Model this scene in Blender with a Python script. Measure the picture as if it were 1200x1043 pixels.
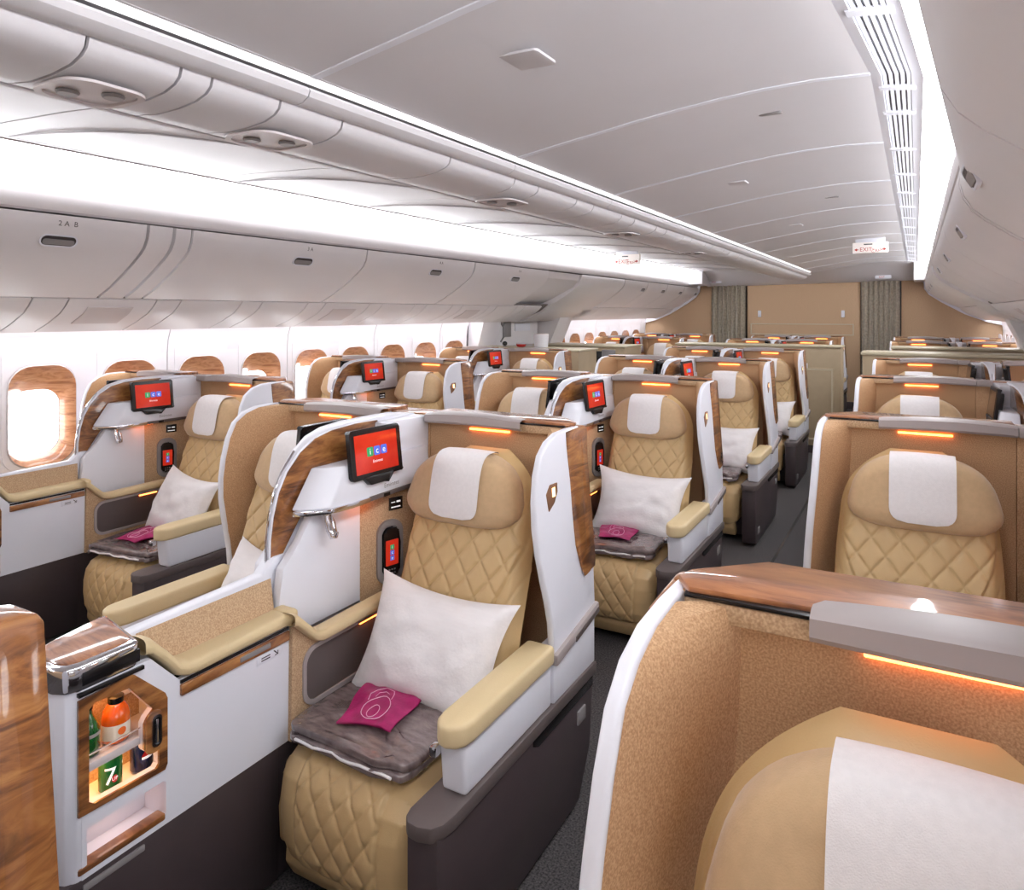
import bpy, bmesh, math, random
from mathutils import Vector, Matrix, noise
from mathutils.geometry import tessellate_polygon
PI = math.pi
random.seed(7)
for o in list(bpy.data.objects): bpy.data.objects.remove(o)
scn = bpy.context.scene
COL = scn.collection

# ------------------------------------------------------------------ camera
F_PX, PX, PY, YAW = 821.26, 638.2, 366.5, 0.4875
cam = bpy.data.cameras.new('camera'); cam_ob = bpy.data.objects.new('camera', cam); COL.objects.link(cam_ob)
cam.sensor_fit = 'HORIZONTAL'; cam.sensor_width = 36.0
cam.lens = F_PX * 36.0 / 1200.0
cam.shift_x = (600.0 - PX) / 1200.0
cam.shift_y = (PY - 521.5) / 1200.0
cam.clip_start = 0.05
cam_ob.location = (1.7358, 0.0, 1.64)
cam_ob.rotation_euler = (PI / 2, 0, YAW)
scn.camera = cam_ob
# ------------------------------------------------------------------ world and exposure
world = bpy.data.worlds.new('daylight'); scn.world = world; world.use_nodes = True
bg = world.node_tree.nodes['Background']
bg.inputs[0].default_value = (0.93, 0.96, 1.0, 1); bg.inputs[1].default_value = 7.0
scn.view_settings.view_transform = 'Standard'
scn.view_settings.look = 'None'
scn.view_settings.gamma = 1.0
scn.view_settings.use_curve_mapping = False
scn.view_settings.exposure = 0.25
COVE, STRIP, WALLWASH = 11.0, 0.9, 8.0

# ------------------------------------------------------------------ materials
def lin(c):
    c /= 255.0
    return c / 12.92 if c <= 0.04045 else ((c + 0.055) / 1.055) ** 2.4
def rgb(r, g, b): return (lin(r), lin(g), lin(b), 1)
def mat(name, col, rough=0.5, metal=0.0, coat=0.0, var=0.0, vscale=8.0, vcol=None, bump=0.0, bscale=200.0, emit=None, estr=0.0, stretch=None, sheen=0.0, spec=0.5, trans=0.0):
    m = bpy.data.materials.new(name); m.use_nodes = True
    nt = m.node_tree; b = nt.nodes['Principled BSDF']
    b.inputs['Base Color'].default_value = col
    b.inputs['Roughness'].default_value = rough
    b.inputs['Metallic'].default_value = metal
    b.inputs['Coat Weight'].default_value = coat
    b.inputs['Coat Roughness'].default_value = 0.08
    b.inputs['Sheen Weight'].default_value = sheen
    b.inputs['Specular IOR Level'].default_value = spec
    b.inputs['Transmission Weight'].default_value = trans
    tc = nt.nodes.new('ShaderNodeTexCoord')
    mp = nt.nodes.new('ShaderNodeMapping'); nt.links.new(tc.outputs['Object'], mp.inputs[0])
    if stretch: mp.inputs['Scale'].default_value = stretch
    n = nt.nodes.new('ShaderNodeTexNoise'); n.inputs['Scale'].default_value = vscale; n.inputs['Detail'].default_value = 4
    nt.links.new(mp.outputs[0], n.inputs['Vector'])
    r = nt.nodes.new('ShaderNodeValToRGB'); nt.links.new(n.outputs['Fac'], r.inputs[0])
    r.color_ramp.elements[0].position = 0.35; r.color_ramp.elements[1].position = 0.65
    c2 = vcol if vcol else tuple(x * (1 - max(var, 0.03)) for x in col[:3]) + (1,)
    r.color_ramp.elements[0].color = c2; r.color_ramp.elements[1].color = col
    nt.links.new(r.outputs[0], b.inputs['Base Color'])
    if bump > 0:
        n2 = nt.nodes.new('ShaderNodeTexNoise'); n2.inputs['Scale'].default_value = bscale; n2.inputs['Detail'].default_value = 3
        nt.links.new(tc.outputs['Object'], n2.inputs['Vector'])
        bp = nt.nodes.new('ShaderNodeBump'); bp.inputs['Strength'].default_value = bump; bp.inputs['Distance'].default_value = 0.002
        nt.links.new(n2.outputs['Fac'], bp.inputs['Height']); nt.links.new(bp.outputs[0], b.inputs['Normal'])
    if emit:
        b.inputs['Emission Color'].default_value = emit; b.inputs['Emission Strength'].default_value = estr
    return m
def wood(name, dark, mid, light, axis_scale, coat=1.0):
    m = bpy.data.materials.new(name); m.use_nodes = True
    nt = m.node_tree; b = nt.nodes['Principled BSDF']
    tc = nt.nodes.new('ShaderNodeTexCoord'); mp = nt.nodes.new('ShaderNodeMapping')
    mp.inputs['Scale'].default_value = axis_scale
    nt.links.new(tc.outputs['Object'], mp.inputs[0])
    n = nt.nodes.new('ShaderNodeTexNoise'); n.inputs['Scale'].default_value = 3.0; n.inputs['Detail'].default_value = 8
    n.inputs['Distortion'].default_value = 1.2; n.inputs['Roughness'].default_value = 0.62
    nt.links.new(mp.outputs[0], n.inputs['Vector'])
    r = nt.nodes.new('ShaderNodeValToRGB'); e = r.color_ramp.elements
    e[0].position = 0.32; e[0].color = dark; e[1].position = 0.66; e[1].color = light
    k = r.color_ramp.elements.new(0.5); k.color = mid
    k = r.color_ramp.elements.new(0.42); k.color = tuple((a + c) / 2 for a, c in zip(dark, mid))
    nt.links.new(n.outputs['Fac'], r.inputs[0]); nt.links.new(r.outputs[0], b.inputs['Base Color'])
    b.inputs['Roughness'].default_value = 0.4; b.inputs['Coat Weight'].default_value = coat; b.inputs['Coat Roughness'].default_value = 0.06
    return m
def emissive(name, col, s, base=(0.8, 0.8, 0.8, 1)):
    return mat(name, base, 0.5, emit=col, estr=s)

LEATHER = mat('cream_leather', rgb(208, 177, 128), 0.42, var=0.06, vscale=5, bump=0.25, bscale=350)
PADLEATHER = mat('pale_cream_leather', rgb(222, 200, 156), 0.45, var=0.05, vscale=6, bump=0.2, bscale=300)
SUEDE = mat('beige_headrest_cloth', rgb(204, 172, 132), 0.85, var=0.07, vscale=60, bump=0.3, bscale=500, sheen=0.3)
COVER = mat('white_cover_cloth', rgb(236, 232, 232), 0.8, var=0.04, vscale=90, bump=0.4, bscale=600, sheen=0.2)
CORK = mat('speckled_beige_lining', rgb(212, 174, 134), 0.75, vcol=rgb(178, 136, 96), vscale=330, bump=0.3, bscale=500)
CORKLIGHT = mat('pale_speckled_lining', rgb(206, 176, 140), 0.75, vcol=rgb(172, 138, 104), vscale=260, bump=0.2, bscale=500)
WHITE = mat('satin_white_shell', rgb(229, 230, 238), 0.32, var=0.02, vscale=4)
TRIMW = mat('pearl_grey_trim', rgb(208, 200, 200), 0.35, var=0.03, vscale=4)
GREYTRIM = mat('warm_grey_trim', rgb(168, 158, 156), 0.4, var=0.04, vscale=6)
DARK = mat('charcoal_plinth', rgb(70, 60, 62), 0.42, var=0.08, vscale=10, bump=0.15, bscale=500)
DARKCAP = mat('brown_grey_ledge', rgb(96, 86, 84), 0.45, var=0.06, vscale=12)
POCKET = mat('grey_pocket_liner', rgb(100, 90, 88), 0.3, var=0.06, vscale=8)
CHROME = mat('chrome', rgb(225, 225, 230), 0.08, metal=1.0)
BLACK = mat('black_plastic', rgb(22, 20, 22), 0.25, var=0.05)
GREYPL = mat('grey_plastic', rgb(140, 136, 136), 0.35, var=0.04)
WOODSIDE = wood('glossy_walnut_side', rgb(72, 36, 14), rgb(144, 90, 46), rgb(182, 126, 70), (1.5, 1.6, 7.0))
WOODTOP = wood('glossy_walnut_top', rgb(108, 58, 30), rgb(158, 98, 58), rgb(184, 122, 76), (2.0, 9.0, 3.0))
WOODWIN = wood('glossy_window_walnut', rgb(150, 92, 58), rgb(196, 138, 98), rgb(214, 164, 124), (2.0, 1.6, 9.0))
CEIL = mat('ceiling_white', rgb(216, 213, 216), 0.45, var=0.015, vscale=2)
BINW = mat('bin_white', rgb(230, 226, 227), 0.4, var=0.015, vscale=2)
SEAM = mat('seam_grey', rgb(120, 112, 110), 0.6)
WALLW = mat('sidewall_white', rgb(240, 236, 240), 0.5, var=0.015, vscale=2)
BULK = mat('bulkhead_beige_weave', rgb(206, 176, 144), 0.8, vcol=rgb(188, 156, 124), vscale=60, stretch=(1, 1, 3))
CURT = mat('grey_green_curtain', rgb(196, 186, 168), 0.9, vcol=rgb(166, 156, 140), vscale=30, sheen=0.3)
CARPET = mat('dark_speckled_carpet', rgb(92, 88, 88), 0.95, vcol=rgb(38, 36, 38), vscale=150, bump=0.8, bscale=300)
GALLEY = mat('galley_beige_laminate', rgb(178, 158, 128), 0.5, var=0.05, vscale=12)
GALLEYTRIM = mat('galley_pale_trim', rgb(200, 188, 160), 0.4)
PILLOW = mat('white_pillow_cloth', rgb(238, 234, 234), 0.85, var=0.04, vscale=60, bump=0.6, bscale=90, stretch=(.15, 1, 1), sheen=0.2)
BLANKET = mat('grey_blanket_in_film', rgb(134, 118, 116), 0.16, vcol=rgb(104, 90, 90), vscale=22, coat=1.0, bump=1.0, bscale=70, stretch=(1, 3, 1))
PINK = mat('magenta_pouch', rgb(186, 42, 112), 0.38, vcol=rgb(160, 30, 94), vscale=25, bump=0.4, bscale=90)
PINKLINE = mat('pale_pink_print', rgb(240, 190, 215), 0.5)
ORANGE = emissive('amber_reading_light', (1.0, 0.22, 0.04, 1), 6.5)
AMBER = emissive('amber_bar_light', (1.0, 0.42, 0.12, 1), 9.0)
TRAYL = emissive('rose_tray_light', (1.0, 0.62, 0.5, 1), 4.0)
REDSCREEN = mat('red_display', rgb(150, 20, 15), 0.15, vcol=rgb(190, 50, 25), vscale=6, emit=rgb(214, 52, 34), estr=0.42, coat=0.5)
DARKSCREEN = mat('dark_display', rgb(58, 34, 26), 0.12, coat=0.8)
TILEG = mat('green_tile', rgb(30, 140, 80), 0.3, emit=rgb(40, 150, 90), estr=0.5)
TILEB = mat('blue_tile', rgb(60, 90, 190), 0.3, emit=rgb(80, 110, 210), estr=0.5)
TXTW = mat('white_print', rgb(240, 240, 240), 0.4, emit=(1, 1, 1, 1), estr=0.4)
TXTG = mat('grey_print', rgb(150, 145, 145), 0.5)
TXTK = mat('dark_print', rgb(60, 55, 55), 0.5)
TXTR = mat('red_print', rgb(190, 60, 50), 0.5)
GLOWNUM = mat('glowing_number', rgb(255, 200, 130), 0.5, emit=(1.0, 0.62, 0.3, 1), estr=2.5)
PLAQUE = mat('bronze_plaque', rgb(150, 110, 84), 0.3, metal=0.3)
COVEL = emissive('cove_light', (0.95, 0.965, 1.0, 1), COVE)
STRIPL = emissive('ceiling_strip_light', (1.0, 0.98, 0.97, 1), STRIP)
WASHL = emissive('window_wash_light', (0.97, 0.97, 1.0, 1), WALLWASH)
SIGNM = mat('lit_sign_face', rgb(225, 215, 210), 0.4, emit=(1, 0.93, 0.9, 1), estr=0.25)
GREENGLASS = mat('green_glass', rgb(10, 92, 34), 0.08, coat=1.0, trans=0.2)
JUICE = mat('orange_juice_glass', rgb(226, 96, 16), 0.12, coat=1.0)
PAPER = mat('cream_paper_label', rgb(232, 224, 206), 0.6)
CANGREEN = mat('green_can_paint', rgb(14, 104, 46), 0.25, metal=0.3, coat=0.6)
CANBLUE = mat('navy_can_paint', rgb(20, 34, 84), 0.25, metal=0.3, coat=0.6)
CANTOP = mat('can_lid_metal', rgb(200, 180, 150), 0.2, metal=1.0)
REDP = mat('red_spot_print', rgb(200, 30, 36), 0.4)
ORSPOT = mat('orange_spot_print', rgb(236, 110, 40), 0.4)
GLASS = bpy.data.materials.new('window_glass'); GLASS.use_nodes = True
nt = GLASS.node_tree; nt.nodes.clear()
o_ = nt.nodes.new('ShaderNodeOutputMaterial'); mx = nt.nodes.new('ShaderNodeMixShader'); tr = nt.nodes.new('ShaderNodeBsdfTransparent'); gl = nt.nodes.new('ShaderNodeBsdfGlossy')
gl.inputs['Roughness'].default_value = 0.02; mx.inputs[0].default_value = 0.06
nt.links.new(tr.outputs[0], mx.inputs[1]); nt.links.new(gl.outputs[0], mx.inputs[2]); nt.links.new(mx.outputs[0], o_.inputs[0])

# ------------------------------------------------------------------ mesh helpers
class MB:
    def __init__(s): s.v = []; s.f = []
    def add_bm(s, bm):
        n = len(s.v); bm.verts.ensure_lookup_table(); bm.verts.index_update()
        s.v += [v.co.copy() for v in bm.verts]
        s.f += [[n + v.index for v in f.verts] for f in bm.faces]
        bm.free(); return s
    def raw(s, vs, fs):
        n = len(s.v); s.v += [Vector(v) for v in vs]; s.f += [[n + i for i in f] for f in fs]; return s
    def _bev(s, bm, b, seg):
        if b > 0:
            es = [e for e in bm.edges if len(e.link_faces) == 2 and e.calc_face_angle(0) > 0.5]
            bmesh.ops.bevel(bm, geom=es, offset=b, segments=seg, profile=0.5, affect='EDGES', clamp_overlap=True)
        bmesh.ops.recalc_face_normals(bm, faces=bm.faces[:])
        return s.add_bm(bm)
    def box(s, x0, x1, y0, y1, z0, z1, b=0.0, seg=2, m=None):
        bm = bmesh.new(); bmesh.ops.create_cube(bm, size=1)
        for v in bm.verts: v.co = Vector((x0 + (v.co.x + .5) * (x1 - x0), y0 + (v.co.y + .5) * (y1 - y0), z0 + (v.co.z + .5) * (z1 - z0)))
        if m is not None: bm.transform(m)
        return s._bev(bm, b, seg)
    def prism(s, poly, axis, a0, a1, b=0.0, seg=2, m=None):
        bm = bmesh.new()
        def P(p, a):
            return (a, p[0], p[1]) if axis == 'x' else (p[0], a, p[1]) if axis == 'y' else (p[0], p[1], a)
        A = [bm.verts.new(P(p, a0)) for p in poly]; B = [bm.verts.new(P(p, a1)) for p in poly]
        n = len(poly)
        bm.faces.new(A); bm.faces.new(B[::-1])
        for i in range(n): bm.faces.new([A[i], B[i], B[(i + 1) % n], A[(i + 1) % n]])
        bmesh.ops.recalc_face_normals(bm, faces=bm.faces[:])
        if m is not None: bm.transform(m)
        return s._bev(bm, b, seg)
    def plate(s, loops, axis, a0, a1, m=None):        # polygon with holes
        tri = tessellate_polygon([[Vector((p[0], p[1], 0)) for p in lp] for lp in loops])
        pts = [p for lp in loops for p in lp]; n = len(pts)
        def P(p, a):
            return Vector((a, p[0], p[1]) if axis == 'x' else (p[0], a, p[1]) if axis == 'y' else (p[0], p[1], a))
        vs = [P(p, a0) for p in pts] + [P(p, a1) for p in pts]
        fs = [list(t) for t in tri] + [[i + n for i in t][::-1] for t in tri]
        k = 0
        for lp in loops:
            L = len(lp)
            for i in range(L):
                a, c = k + i, k + (i + 1) % L; fs.append([a, c, c + n, a + n])
            k += L
        bm = bmesh.new(); V = [bm.verts.new(m @ v if m is not None else v) for v in vs]
        for f in fs:
            try: bm.faces.new([V[i] for i in f])
            except ValueError: pass
        bmesh.ops.recalc_face_normals(bm, faces=bm.faces[:])
        return s.add_bm(bm)
    def grid(s, fn, nu, nv, closeu=False):
        n = len(s.v)
        for j in range(nv + 1):
            for i in range(nu + (0 if closeu else 1)): s.v.append(Vector(fn(i / nu, j / nv)))
        w = nu if closeu else nu + 1
        for j in range(nv):
            for i in range(nu):
                a = n + j * w + i; b = n + j * w + (i + 1) % w
                s.f.append([a, b, b + w, a + w])
        return s
    def tube(s, pts, r, n=8, cap=True):
        pts = [Vector(p) for p in pts]; k = len(s.v)
        for i, p in enumerate(pts):
            t = (pts[min(i + 1, len(pts) - 1)] - pts[max(i - 1, 0)]).normalized()
            u = t.orthogonal().normalized() if abs(t.z) > .95 else t.cross(Vector((0, 0, 1))).normalized()
            w = t.cross(u)
            rr = r[i] if isinstance(r, (list, tuple)) else r
            for j in range(n):
                a = 2 * PI * j / n; s.v.append(p + u * rr * math.cos(a) + w * rr * math.sin(a))
        for i in range(len(pts) - 1):
            for j in range(n):
                a = k + i * n + j; b = k + i * n + (j + 1) % n; s.f.append([a, b, b + n, a + n])
        if cap:
            s.f.append([k + j for j in range(n)][::-1]); s.f.append([k + (len(pts) - 1) * n + j for j in range(n)])
        return s
    def lathe(s, prof, c, n=24):
        k = len(s.v)
        for r, z in prof:
            for j in range(n):
                a = 2 * PI * j / n; s.v.append(Vector((c[0] + r * math.cos(a), c[1] + r * math.sin(a), c[2] + z)))
        for i in range(len(prof) - 1):
            for j in range(n):
                a = k + i * n + j; b = k + i * n + (j + 1) % n; s.f.append([a, b, b + n, a + n])
        s.f.append([k + j for j in range(n)][::-1]); s.f.append([k + (len(prof) - 1) * n + j for j in range(n)])
        return s
    def ell(s, c, h, e=2.6, nu=28, nv=18, fn=None):    # superellipsoid cushion
        def sp(v, p): return math.copysign(abs(v) ** p, v)
        def g(u, v):
            a = u * 2 * PI; b = (v - .5) * PI; q = 2 / e
            x = sp(math.cos(b), q) * sp(math.cos(a), q); y = sp(math.cos(b), q) * sp(math.sin(a), q); z = sp(math.sin(b), q)
            p = Vector((x * h[0], y * h[1], z * h[2]))
            if fn: p = fn(p, x, y, z)
            return p + Vector(c)
        return s.grid(g, nu, nv, closeu=True)

def link(name, mb, m, parent=None, S=1, off=(0, 0, 0), smooth=35, warp=None):
    if warp: mb.v = [warp(v) for v in mb.v]
    me = bpy.data.meshes.new(name)
    o3 = Vector(off)
    vs = [Vector((v.x * S, v.y, v.z)) - o3 for v in mb.v]
    fs = [f[::-1] for f in mb.f] if S < 0 else mb.f
    me.from_pydata([tuple(v) for v in vs], [], fs)
    me.materials.append(m)
    for p in me.polygons: p.use_smooth = True
    me.set_sharp_from_angle(angle=math.radians(smooth))
    ob = bpy.data.objects.new(name, me); COL.objects.link(ob)
    if parent: ob.parent = parent
    return ob
def root(name, loc=(0, 0, 0), rz=0.0):
    e = bpy.data.objects.new(name, None); COL.objects.link(e); e.location = loc; e.rotation_euler = (0, 0, rz)
    e.empty_display_size = 0.1; return e
def tag(o, label=None, cat=None, group=None, kind=None):
    if label: o['label'] = label
    if cat: o['category'] = cat
    if group: o['group'] = group
    if kind: o['kind'] = kind
    return o
def copy_tree(o, parent=None):
    c = o.copy(); COL.objects.link(c)
    if parent: c.parent = parent
    for ch in CH[o.name]:
        k = copy_tree(ch, c)
    CH.setdefault(c.name, [])
    return c
CH = {}
def index_children():
    CH.clear()
    for o in bpy.data.objects: CH[o.name] = []
    for o in bpy.data.objects:
        if o.parent: CH[o.parent.name].append(o)
TXT = {}
def text2d(s, size):
    if (s, size) in TXT: return TXT[(s, size)]
    cu = bpy.data.curves.new('t', 'FONT'); cu.body = s; cu.size = size; cu.align_x = 'CENTER'; cu.align_y = 'CENTER'; cu.resolution_u = 2
    ob = bpy.data.objects.new('t', cu); COL.objects.link(ob)
    me = ob.to_mesh()
    r = ([v.co.copy() for v in me.vertices], [list(p.vertices) for p in me.polygons])
    ob.to_mesh_clear(); bpy.data.objects.remove(ob); bpy.data.curves.remove(cu)
    TXT[(s, size)] = r; return r
def frame(o, n, up):
    n = Vector(n).normalized(); r = Vector(up).cross(n).normalized(); u = n.cross(r)
    return Matrix(((r.x, u.x, n.x, o[0]), (r.y, u.y, n.y, o[1]), (r.z, u.z, n.z, o[2]), (0, 0, 0, 1)))
def add_text(mb, s, size, M):
    v, f = text2d(s, size); return mb.raw([M @ p for p in v], f)
def mir(p, S): return (p[0] * S, p[1], p[2])

def quilt(a, b):      # puffed diamonds, 0 on the seams, 1 in the middle
    p, q = a + b, a - b
    m = min(abs(math.sin(PI * p)), abs(math.sin(PI * q)))
    return .72 * (1 - math.exp(-m / .11)) + .28 * m
def sstep(a, b, x):
    t = max(0, min(1, (x - a) / (b - a))); return t * t * (3 - 2 * t)

# ------------------------------------------------------------------ the cabin shell
Y0, Y1 = -2.2, 13.0
def tap(x, y):        # the nose of the fuselage narrows on the right, ahead of the second row
    if x > 0.3 and y < 2.6: x -= 0.085 * (2.6 - y) * sstep(0.3, 1.5, x)
    return x
def sweep(prof, y0, y1, th=0.0, ny=1, sgn=1, nrm=1):
    mb = MB(); ys = [y0 + (y1 - y0) * i / ny for i in range(ny + 1)]
    if sgn > 0 and y0 < 2.6 < y1: ys = sorted(set(ys + [2.6])); ny = len(ys) - 1
    if th <= 0:
        mb.grid(lambda u, v: (tap(sgn * prof[round(u * (len(prof) - 1))][0], ys[round(v * ny)]), ys[round(v * ny)], prof[round(u * (len(prof) - 1))][1]), len(prof) - 1, ny)
        return mb
    n = len(prof); off = []
    for i in range(n):
        a = prof[max(i - 1, 0)]; b = prof[min(i + 1, n - 1)]
        d = Vector((b[0] - a[0], b[1] - a[1])).normalized(); off.append((prof[i][0] + nrm * d.y * th, prof[i][1] - nrm * d.x * th))
    ring = list(prof) + off[::-1]
    bm = bmesh.new(); rows = []
    for y in ys: rows.append([bm.verts.new((tap(sgn * p[0], y), y, p[1])) for p in ring])
    m = len(ring)
    for a, b in zip(rows, rows[1:]):
        for i in range(m): bm.faces.new([a[i], a[(i + 1) % m], b[(i + 1) % m], b[i]])
    for r_ in (rows[0], rows[-1]):
        for i in range(n - 1): bm.faces.new([r_[i], r_[i + 1], r_[m - 2 - i], r_[m - 1 - i]])
    bmesh.ops.recalc_face_normals(bm, faces=bm.faces[:])
    return mb.add_bm(bm)
def struct(name, mb, m, smooth=35):
    return tag(link(name, mb, m, smooth=smooth), kind='structure')

# floor
fl = struct('floor', MB().box(-3.1, 3.1, Y0 - .2, Y1 + .2, -0.1, 0.0), CARPET)
for x in (-1.2, -0.9, 0.9, 1.2):
    link('seat_track_cover', MB().box(x - .008, x + .008, Y0, Y1, 0.0, 0.003), BLACK, fl)
# side walls with window openings
WINS_L = [i for i in range(-6, 10)] + [i for i in range(14, 21)]
WY = lambda i: 2.3203 + (i - 1) * 0.533
def rrect(cx, cy, hx, hy, r, n=7):
    pts = []
    for k, (sx, sy) in enumerate(((1, 1), (-1, 1), (-1, -1), (1, -1))):
        for i in range(n):
            a = PI / 2 * (k + i / (n - 1))
            pts.append((cx + sx * (hx - r) + r * math.cos(a), cy + sy * (hy - r) + r * math.sin(a)))
    return pts
def wall(side, sgn, wins):
    w = root('wall_' + side, (0, 0, 0)); tag(w, kind='structure')
    # vertical band at window height, one lining panel for each two windows
    segs = []; ys = sorted(WY(i) for i in wins)
    allw = [WY(i) for i in range(-7, 22)]
    k = 0
    for a in range(0, len(allw), 2):
        lo = allw[a] - .2665; hi = allw[a] + .2665 + (.533 if a + 1 < len(allw) else 0)
        if side == 'left' and lo < 9.0 and hi > 6.85:
            if lo < 6.85: hi = 6.85
            elif hi > 8.99: lo = 8.985
            else: continue
            if hi - lo < .1: continue
        hi = min(hi, Y1); lo = max(lo, Y0)
        if hi <= lo: continue
        loops = [[(lo + .004, .66), (hi - .004, .66), (hi - .004, 1.36), (lo + .004, 1.36)]]
        for y in ys:
            if lo < y < hi: loops.append(rrect(y, 1.02, .183, .30, .13))
        link('lining_panel', MB().plate(loops, 'x', sgn * 2.93, sgn * 2.95), WALLW, w)
        top = MB().add_bm(sweep_bm([(2.93, 1.36), (2.92, 1.45), (2.88, 1.56), (2.80, 1.64)], lo + .004, hi - .004, sgn))
        link('upper_lining_panel', top, WALLW, w)
        low = MB().add_bm(sweep_bm([(2.93, .66), (2.93, .45), (2.925, .2), (2.92, 0)], lo + .004, hi - .004, sgn))
        link('lower_lining_panel', low, WALLW, w)
    link('wall_backing', MB().plate([[(Y0, 0), (Y1, 0), (Y1, 1.7), (Y0, 1.7)]] + [rrect(y, 1.0, .19, .27, .13) for y in ys], 'x', sgn * 3.02, sgn * 3.03), WALLW, w)
    return w
def sweep_bm(prof, y0, y1, sgn, th=.015):
    mb = MB(); bm = bmesh.new()
    A = [[bm.verts.new((sgn * (x + dx), y, z)) for (x, z) in prof] for y in (y0, y1) for dx in (0, th)]
    n = len(prof)
    for i in range(n - 1):
        bm.faces.new([A[0][i], A[0][i + 1], A[2][i + 1], A[2][i]]); bm.faces.new([A[1][i], A[1][i + 1], A[3][i + 1], A[3][i]])
        bm.faces.new([A[0][i], A[0][i + 1], A[1][i + 1], A[1][i]]); bm.faces.new([A[2][i], A[2][i + 1], A[3][i + 1], A[3][i]])
    for i in (0, n - 1): bm.faces.new([A[0][i], A[1][i], A[3][i], A[2][i]])
    bmesh.ops.recalc_face_normals(bm, faces=bm.faces[:]); return bm
WINS_R = list(range(-5, 10)) + list(range(14, 21))
wall('left', -1, WINS_L); wall('right', 1, WINS_R)
def make_window(sgn):
    w = root('window_1')
    def ring(hx0, hz0, r0, x0, cz0, hx1, hz1, r1, x1, cz1, m, name, nseg=3, curve=0.0):
        A = rrect(0, cz0, hx0, hz0, r0); B = rrect(0, cz1, hx1, hz1, r1); mb = MB(); n = len(A)
        def g(u, v):
            i = round(u * n) % n; x = x0 + (x1 - x0) * v + curve * math.sin(PI * v)
            return (x * sgn, A[i][0] + (B[i][0] - A[i][0]) * v, A[i][1] + (B[i][1] - A[i][1]) * v)
        mb.grid(g, n, nseg, closeu=True)
        if sgn < 0: pass
        return link(name, mb, m, w, smooth=60)
    ring(.192, .308, .135, -.006, 0, .186, .30, .13, -.012, 0, TRIMW, 'rim', 1)
    ring(.186, .30, .13, -.012, 0, .135, .195, .095, .075, -.045, WOODWIN, 'window_frame', 4, curve=-.012)
    link('pane', MB().plate([rrect(0, -.045, .136, .196, .095)], 'x', sgn * .076, sgn * .08), GLASS, w)
    link('outer_frame', MB().plate([rrect(0, -.02, .24, .32, .1), rrect(0, -.045, .134, .194, .095)], 'x', sgn * .082, sgn * .088), WALLW, w)
    # shallow raised field above the window, part of the lining
    link('shade_cassette', MB().plate([rrect(0, .09, .215, .42, .12), rrect(0, 0, .193, .309, .135)], 'x', -sgn * .001, -sgn * .005), WALLW, w)
    return w
WN = 0
for sgn, wins in ((-1, WINS_L), (1, WINS_R)):
    proto = make_window(sgn); index_children(); first = True
    for i in wins:
        o = proto if first else copy_tree(proto); first = False
        WN += 1; o.name = 'window_%d' % WN; CH.setdefault(o.name, CH.get('window_1', []))
        o.location = (sgn * 2.93, WY(i), 1.02); tag(o, kind='structure')
    index_children()

# ceiling -----------------------------------------------------------
ce = root('ceiling'); tag(ce, kind='structure')
link('roof_skin', MB().box(-3.1, 3.1, Y0, Y1 + .1, 2.62, 2.66), CEIL, ce)
ARCH = [(.245, 2.30), (.42, 2.33), (.6, 2.358), (.78, 2.387), (.95, 2.41), (1.1, 2.427), (1.26, 2.44), (1.43, 2.446), (1.6, 2.44)]
seams = [Y0, -.85, .30, 1.434, 2.58, 3.65, 4.72, 5.79, 6.86, 7.93, 9.0, 10.07, 11.2, 12.1]
for a, b in zip(seams, seams[1:]):
    link('ceiling_panel', sweep(ARCH, a + .006, b - .006, th=.03, ny=3, nrm=-1), CEIL, ce)
    link('panel_joint', sweep([(x, z - .004) for x, z in ARCH], b - .013, b + .013, th=.02, ny=1, nrm=-1), WHITE, ce)
# sloping end of the ceiling towards the bulkhead
def endcap(u, v):
    x = -1.7 + 3.4 * u; z0 = 2.385 + .055 * sstep(-1, 1.2, x) if x < 0 else 2.30 + .14 * sstep(.1, 1.2, x)
    y = 12.1 + (Y1 - 12.1) * v; z = z0 + (2.12 + .05 * u - z0) * sstep(0, 1, v ** 1.3)
    return (x, y, z)
link('end_panel', MB().grid(endcap, 34, 8), CEIL, ce)
LAIS = [(-1.70, 2.388), (-1.4, 2.385), (-1.0, 2.37), (-.6, 2.345), (-.22, 2.31)]
for a, b in zip(seams, seams[1:]):
    link('aisle_panel', sweep([(-x, z) for x, z in LAIS], a + .005, b - .005, th=.02, ny=1, sgn=-1, nrm=1), CEIL, ce)
    # curved access hatch outline on each aisle panel
    y0 = a + .15
    pts = [(-1.66, y0 - .02, 2.384), (-1.45, y0, 2.381), (-1.2, y0 + .06, 2.373), (-1.0, y0 + .18, 2.366), (-.85, y0 + .36, 2.357), (-.72, y0 + .62, 2.350)]
    link('hatch_outline', MB().tube(pts, .0045, 5), CEIL, ce)
PSU = [(.165, 2.235), (.158, 2.212), (.14, 2.197), (.10, 2.183), (.03, 2.174), (-.06, 2.171), (-.15, 2.18), (-.19, 2.20)]
cuts = [Y0, -1.2, -.55, 0.05, .62, .87, 1.087, 1.172, 1.387, 1.627, 2.198, 2.685]
t_ = 2.685
while t_ < 12.1:
    for d in (.22, .42, .22, .42): t_ += d; cuts.append(min(t_, 12.1))
cuts = sorted(set(round(c, 3) for c in cuts))
for a, b in zip(cuts, cuts[1:]):
    if b - a < .05: continue
    link('service_panel', sweep(PSU, a + .004, b - .004, th=.012, ny=1, nrm=1), CEIL, ce)
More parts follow.
